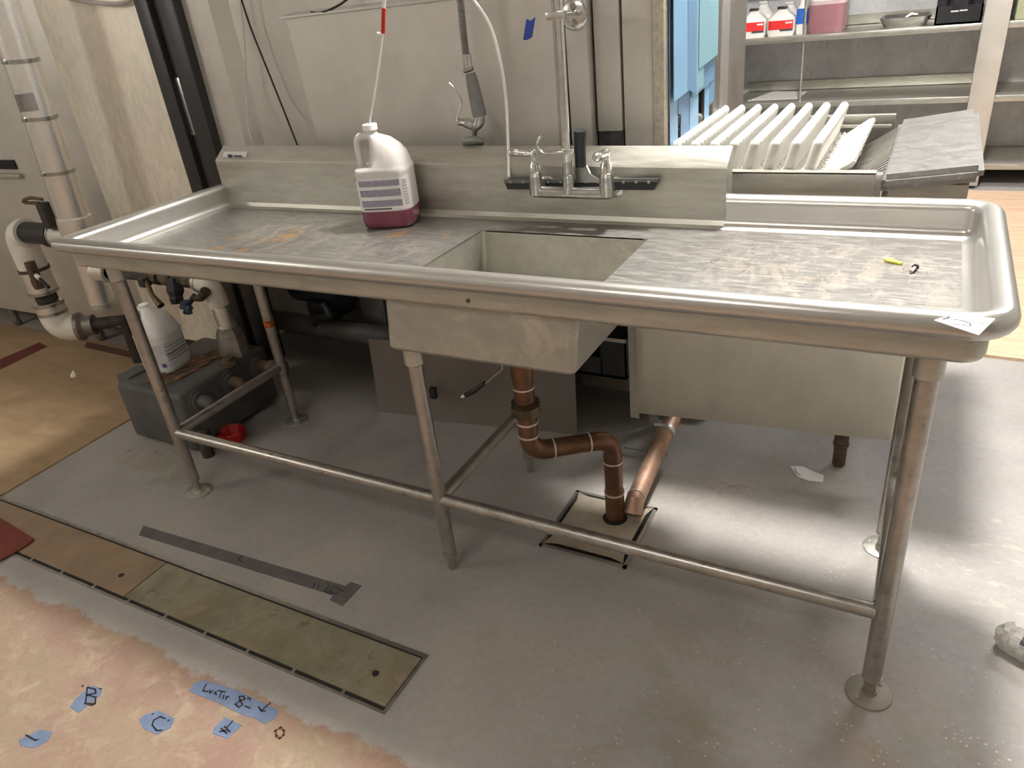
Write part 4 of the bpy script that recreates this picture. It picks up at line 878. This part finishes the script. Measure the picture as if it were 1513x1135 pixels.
MB().lathe(c0.lerp(c1, .03), c1-c0, [(-.002, .0285), (.002, .0285)], 20).build('solder_joint', M['solder'], CL)
hc = c0.lerp(c1, .60)
MB().lathe(hc, c1-c0, [(-.012, .0285), (.012, .0285)], 20).tube([hc+Vector((-.035, -.01, .030)), hc+Vector((-.005, -.01, .032))], .006, 8).build('hose_clamp', M['steel'], CL)
# floor drains
FD = thing('floor_drain', 'square floor drain with bent cover plate under the copper pipe', 'floor drain', (1.345, .305, 0))
fx0, fx1, fy0, fy1 = 1.215, 1.475, .168, .440
m = MB()
for a in ((fx0, fx1, fy0, fy0+.010), (fx0, fx1, fy1-.010, fy1), (fx0, fx0+.010, fy0, fy1), (fx1-.010, fx1, fy0, fy1)): m.box(*a, .0, .006)
m.build('frame', M['rim'], FD, 0)
MB().box(fx0+.01, fx1-.01, fy0+.01, fy1-.01, .0005, .0012).build('pit', M['gap'], FD)
m = MB(); i = .022
m.box(fx0+i, fx1-i, fy0+i, fy1-i, .006, .009)
for sx, sy in ((1, 1), (1, -1), (-1, 1), (-1, -1)):
    X0 = (fx0+fx1)/2+sx*((fx1-fx0)/2-i); Y0 = (fy0+fy1)/2+sy*((fy1-fy0)/2-i)
    m.prism([(X0-sx*.03, Y0-sy*.001, .0062), (X0-sx*.001, Y0-sy*.03, .0062), (X0+sx*.010, Y0+sy*.010, .0062)], (0, 0, .0026))
m.build('cover_plate', M['draincover'], FD, 0)
MB().lathe((1.372, .262, .0091), (0, 0, 1), [(0, .008), (.0004, .008)], 16).lathe((ex_.x, ex_.y-.004, .0091), (0, 0, 1), [(0, .036), (.0004, .036)], 24).build('hole', M['gap'], FD)
F2 = thing('small_drain', 'flat grated drain strip on the floor behind the pale copper pipe', 'floor drain', (1.35, .69, 0))
MB().box(1.27, 1.418, .715, .722, 0, .006).box(1.27, 1.415, .672, .679, 0, .006).box(1.41, 1.418, .672, .722, 0, .006).build('frame', M['steel'], F2, 0); MB().box(1.27, 1.41, .679, .715, 0, .002).build('pit', M['accent'], F2)
TD = thing('trench_drain', 'long trench drain with stained steel cover plates in the floor at front left', 'trench drain', (.2, -.39, 0))
ty0, ty1, tx1 = -.458, -.296, 1.13
m = MB(); m.box(-3.0, tx1+.006, ty1, ty1+.010, 0, .005).box(-3.0, tx1+.006, ty0-.006, ty0, 0, .004).box(tx1, tx1+.006, ty0, ty1, 0, .005); m.build('frame', M['tube'], TD, 0)
MB().box(-3.0, tx1, ty0, ty1, .0003, .0015).build('gap', M['gap'], TD)
xm = .207
pa = MB().box(-2.2, xm-.002, ty0+.010, ty1-.006, .0015, .0045).build('cover_plate', plain('rusty_trench_plate', srgb(150, 130, 108), .55, .3, .2, 7), TD, 0)
pb_ = MB().box(xm+.002, tx1-.003, ty0+.010, ty1-.006, .0015, .0045).build('cover_plate', M['trench'], TD, 0)
h1 = gz(179, 850, .005); h2 = gz(555, 995, .005)
MB().lathe((h1.x, h1.y, .0045), (0, 0, 1), [(0, .0085), (.0005, .0085)], 16).build('lift_hole', M['gap'], pa); MB().lathe((h2.x, h2.y, .0045), (0, 0, 1), [(0, .0085), (.0005, .0085)], 16).build('lift_hole', M['gap'], pb_)
mm = MB()
for k in range(12): mm.box(-.7+k*.155, -.7+k*.155+.008, ty0, ty0+.012, .001, .004)
mm.build('spacer', M['tube'], TD, 0)
# ------------------------------------------------------------------ floor coverings, tapes, litter
def flat(name, label, cat, poly, mat, h=.0012, z=0, group=None):
    P = [Vector((p[0], p[1], z)) for p in poly]; c = sum(P, Vector())/len(P)
    o = MB().prism(P, (0, 0, h)).build(name, mat, None, 0, origin=c); return tag(o, label, cat, group)
flat('floor_board', 'tan protective board covering the floor left of the table', 'floor covering', [(-3.4, -.290), (-.700, -.290), (-.712, .30), (-.716, .78), (-3.4, .78)], M['board'], .005)
flat('plywood_sheet', 'pale plywood sheet covering the far floor right of the conveyor', 'floor covering', [(2.28, 1.725), (4.9, 1.65), (4.9, 4.08), (2.2, 4.08)], M['ply'], .012)
rp = [gz(0, 531, .006), gz(0, 546, .006), gz(70, 512, .006), gz(58, 506, .006)]
flat('red_paper', 'strip of red floor paper on the tan board near the white elbow', 'paper', rp, plain('dark_red_paper', srgb(98, 40, 34), .8), .001, .0052)
rp = [gz(128, 505, .006), gz(125, 513, .006), gz(200, 530, .006), gz(196, 520, .006)]
flat('red_paper', 'faded strip of red floor paper between white elbow and grey tank', 'paper', rp, plain('faded_red_paper', srgb(96, 66, 56), .8), .001, .0052)
rm = [gz(0, 781), gz(52, 800), gz(40, 810), gz(0, 832)]
rm = [(-.62, -.36), (rm[1].x, rm[1].y), (rm[2].x, rm[2].y), (rm[3].x-.0, rm[3].y), (-.62, -.56)]
flat('red_mat', 'red floor mat corner lying over the trench drain at the left edge', 'mat', rm, M['redmat'], .006, .0052)
gt = [gz(212, 777), gz(510, 866), gz(518, 860), gz(535, 866), gz(506, 896), gz(487, 887), gz(492, 880), gz(205, 791)]
tp = flat('floor_tape', 'long strip of grey cloth tape on the floor before the middle leg', 'tape', gt, M['greytape'], .0008)
fr2 = lambda u, v: (gz(u, v, .0012), Vector((0, 0, 1)))
MB().strokes([[(350, 823), (359, 832)], [(358, 821), (351, 831)]], .003, fr2).build('marking', M['ink'], tp, 0)
MB().strokes([[(466, 861), (462, 869)], [(472, 863), (469, 871)], [(486, 866), (480, 874), (490, 879)], [(492, 869), (487, 874), (498, 878), (503, 872)], [(495, 868), (508, 874)]], .003, fr2).build('marking', M['ink'], tp, 0)
def tape(label, poly, strokes, fr_px, mat=None, w=.0038):
    P = [gz(u, v) for u, v in poly]; o = flat('floor_tape', label, 'tape', P, mat or M['tapepale'], .0009)
    (u0, v0), (ux, vx), (uy, vy) = fr_px
    fr = lambda s, t: (gz(u0+ux*s+uy*t, v0+vx*s+vy*t, .0013), Vector((0, 0, 1)))
    MB().strokes(strokes, w, fr, .0004).build('handwriting', M['ink'], o, 0); return o
tape('faded blue tape marked with letter B on the concrete', [(136, 1013), (152, 1018), (148, 1028), (130, 1042), (116, 1054), (104, 1045), (112, 1033)],
     [[(.2, 1), (.32, 0)], [(.32, 0), (.75, .05), (.8, .3), (.3, .45)], [(.3, .45), (.8, .55), (.75, .95), (.15, 1), (.6, 1.05)], [(.0, -.05), (.1, -.08)], [(1.0, .0), (1.1, 0)]], ((121, 1015), (26, 3), (0, 24)))
tape('faded blue tape marked with letter C on the concrete', [(215, 1056), (236, 1050), (258, 1062), (252, 1076), (232, 1086), (212, 1077), (205, 1064)],
     [[(.9, .1), (.6, 0), (.25, .25), (.15, .6), (.4, .95), (.7, .9)], [(.15, -.12), (.22, -.16)], [(1.05, .2), (1.12, .2)]], ((221, 1058), (26, 2), (0, 22)))
tape('faded blue tape with a short L mark, leftmost on the concrete', [(28, 1094), (60, 1078), (78, 1082), (70, 1096), (50, 1106), (30, 1102)],
     [[(.1, .0), (.7, .35), (.85, .25)]], ((36, 1086), (24, 2), (0, 20)))
tape('blue tape marked H beside the concrete edge, nearest the viewer', [(316, 1076), (332, 1060), (358, 1072), (336, 1092), (314, 1084)],
     [[(.9, .0), (.55, .5)], [(.2, .6), (.55, .95)], [(.4, .45), (.75, .8)], [(.1, .85), (.6, .7)]], ((322, 1064), (24, 2), (0, 20)))
lt = tape('long blue tape with handwriting along the concrete edge', [(284, 1012), (300, 1005), (350, 1020), (412, 1050), (406, 1062), (390, 1070), (378, 1062), (362, 1058), (320, 1038), (280, 1022)],
     [[(.02, .1), (.0, .5), (.07, .45)], [(.09, .35), (.10, .5), (.13, .35)], [(.15, .5), (.17, .38), (.19, .52)], [(.20, .25), (.30, .22)], [(.25, .24), (.24, .6)], [(.29, .4), (.29, .6)], [(.33, .6), (.33, .45), (.36, .42)]], ((303, 1008), (104, 30), (-6, 26)), None, .0036)
fr3 = lambda s, t: (gz(303+104*s-6*t, 1008+30*s+26*t, .0013), Vector((0, 0, 1)))
MB().strokes([[(.56, .16), (.50, .24), (.52, .42), (.57, .62), (.53, .82), (.47, .72), (.52, .48), (.58, .30), (.56, .16)], [(.62, .14), (.625, .24)], [(.65, .16), (.655, .26)], [(.61, .66), (.68, .70)]], .0036, fr3, .0004).build('handwriting', M['ink'], lt, 0)
MB().strokes([[(.93, .1), (.84, .66)], [(.79, .5), (.84, .68), (.89, .62)]], .0036, fr3, .0004).build('drawn_arrow', M['ink'], lt, 0)
cm = gz(415, 1083); mm = MB(); mm.strokes([[(.5, 0), (.0, .3), (.1, .8), (.45, 1), (.8, .7), (.85, .3), (.5, 0)]], .005, lambda s, t: (gz(407+15*s, 1075+16*t, .0006), Vector((0, 0, 1))), .0004)
tag(mm.build('floor_mark', plain('brown_marker', srgb(120, 78, 62), .8), None, 0, origin=cm), 'small drawn circle mark on the bare concrete', 'mark')
P_ = [gz(1168, 690), gz(1185, 690), gz(1205, 699), gz(1217, 703), gz(1216, 713), gz(1195, 711), gz(1178, 705)]
o = flat('paper_scrap', 'torn white paper scrap on the floor under the conveyor', 'paper', P_, M['paper'], .003)
MB().strokes([[(.2, .1), (.5, .6), (1.0, .8)]], .006, lambda s, t: (gz(1172+10*s, 691+14*t, .0034), Vector((0, 0, 1)))).build('print', M['greytext'], o, 0)
p = gz(110, 556, .005); tag(MB().lathe(p, (.2, .1, 1), [(0, .018), (.012, .014), (.03, .003)], 6).build('plastic_chip', M['white'], None, 10, origin=p), 'small white plastic chip on the tan floor board', 'chip')
# crumpled clear bottle at right edge
p = gz(1515, 972, 0); g = thing('crushed_bottle', 'crushed clear plastic bottle with red label on the floor at right', 'bottle', p)
random.seed(12); m = MB(); ax = Vector((1, -.45, 0)).normalized(); pts = []; rr = []
for i in range(26):
    pts.append(p+ax*(-.062+.0085*i)+Vector((0, 0, .032))); rr.append((.016, .027, .031, .032)[min(i, 3)]*random.uniform(.94, 1.04))
m.tube(pts, rr, 18)
for v in m.bm.verts:
    v.co += Vector((random.uniform(-1, 1), random.uniform(-1, 1), random.uniform(-1, 1)))*.0042
    v.co.z = max(.001, v.co.z)
m.build('body', M['clearwrap'], g, 12)
m = MB()
for i in range(7):
    a0 = -2.5+.28*i; a1 = a0+.28; r_ = .0345; sd = Vector((-ax.y, ax.x, 0))
    f_ = lambda a, k: p+ax*(-.012+.034*k)+sd*math.cos(-a)*r_+Vector((0, 0, .032-math.sin(a)*r_))
    m.face([f_(a0, 0), f_(a1, 0), f_(a1, 1), f_(a0, 1)])
lb = m.build('label', M['labeltext'], g)
m = MB()
for i in range(2, 5):
    a0 = -2.5+.28*i; a1 = a0+.28; r_ = .0355; sd = Vector((-ax.y, ax.x, 0))
    f_ = lambda a, k: p+ax*(.002+.016*k)+sd*math.cos(-a)*r_+Vector((0, 0, .032-math.sin(a)*r_))
    m.face([f_(a0, 0), f_(a1, 0), f_(a1, 1), f_(a0, 1)])
m.build('red_print', M['red'], lb)
# crumbs of debris on the floor: countless
random.seed(21); m = MB()
for i in range(150):
    u = random.choice([random.uniform(480, 900), random.uniform(900, 1500), random.uniform(1050, 1340)]); v = random.uniform(560, 1120)
    q = gz(u, v, 0)
    if q.y > 1.3 or q.y < -.5 or q.x < .2: continue
    s_ = random.uniform(.0012, .0032); a = random.uniform(0, 6)
    m.prism([q+Vector((s_*math.cos(a+k*2.1), s_*math.sin(a+k*2.1), 0)) for k in range(3)], (0, 0, s_*.6))
o = m.build('floor_debris', plain('pale_debris', srgb(206, 200, 190), .8, 0, .3, 200), None, 0); o['kind'] = 'stuff'; tag(o, 'tiny pale crumbs of debris scattered over the grey floor', 'debris')
m = MB()
for i in range(70):
    q = Vector((random.uniform(1.5, 2.1), random.uniform(.03, .48), ZD)) if i % 3 else Vector((random.uniform(0, .95), random.uniform(.0, .48), ZD))
    s_ = random.uniform(.0008, .0018); a = random.uniform(0, 6); m.prism([q+Vector((s_*math.cos(a+k*2.1), s_*math.sin(a+k*2.1), 0)) for k in range(3)], (0, 0, s_*.5))
o = m.build('table_debris', plain('brown_debris', srgb(110, 92, 76), .8, 0, .4, 200), None, 0); o['kind'] = 'stuff'; tag(o, 'tiny brown crumbs scattered over the steel work surface', 'debris')
# ------------------------------------------------------------------ view
sc = bpy.context.scene
w = bpy.data.worlds.new('world'); sc.world = w; w.use_nodes = True; w.node_tree.nodes['Background'].inputs[0].default_value = (.5, .48, .45, 1); w.node_tree.nodes['Background'].inputs[1].default_value = .1
sc.view_settings.view_transform = 'Standard'; sc.view_settings.look = 'None'; sc.view_settings.gamma = 1; sc.view_settings.exposure = 0
sc.view_settings.use_curve_mapping = False
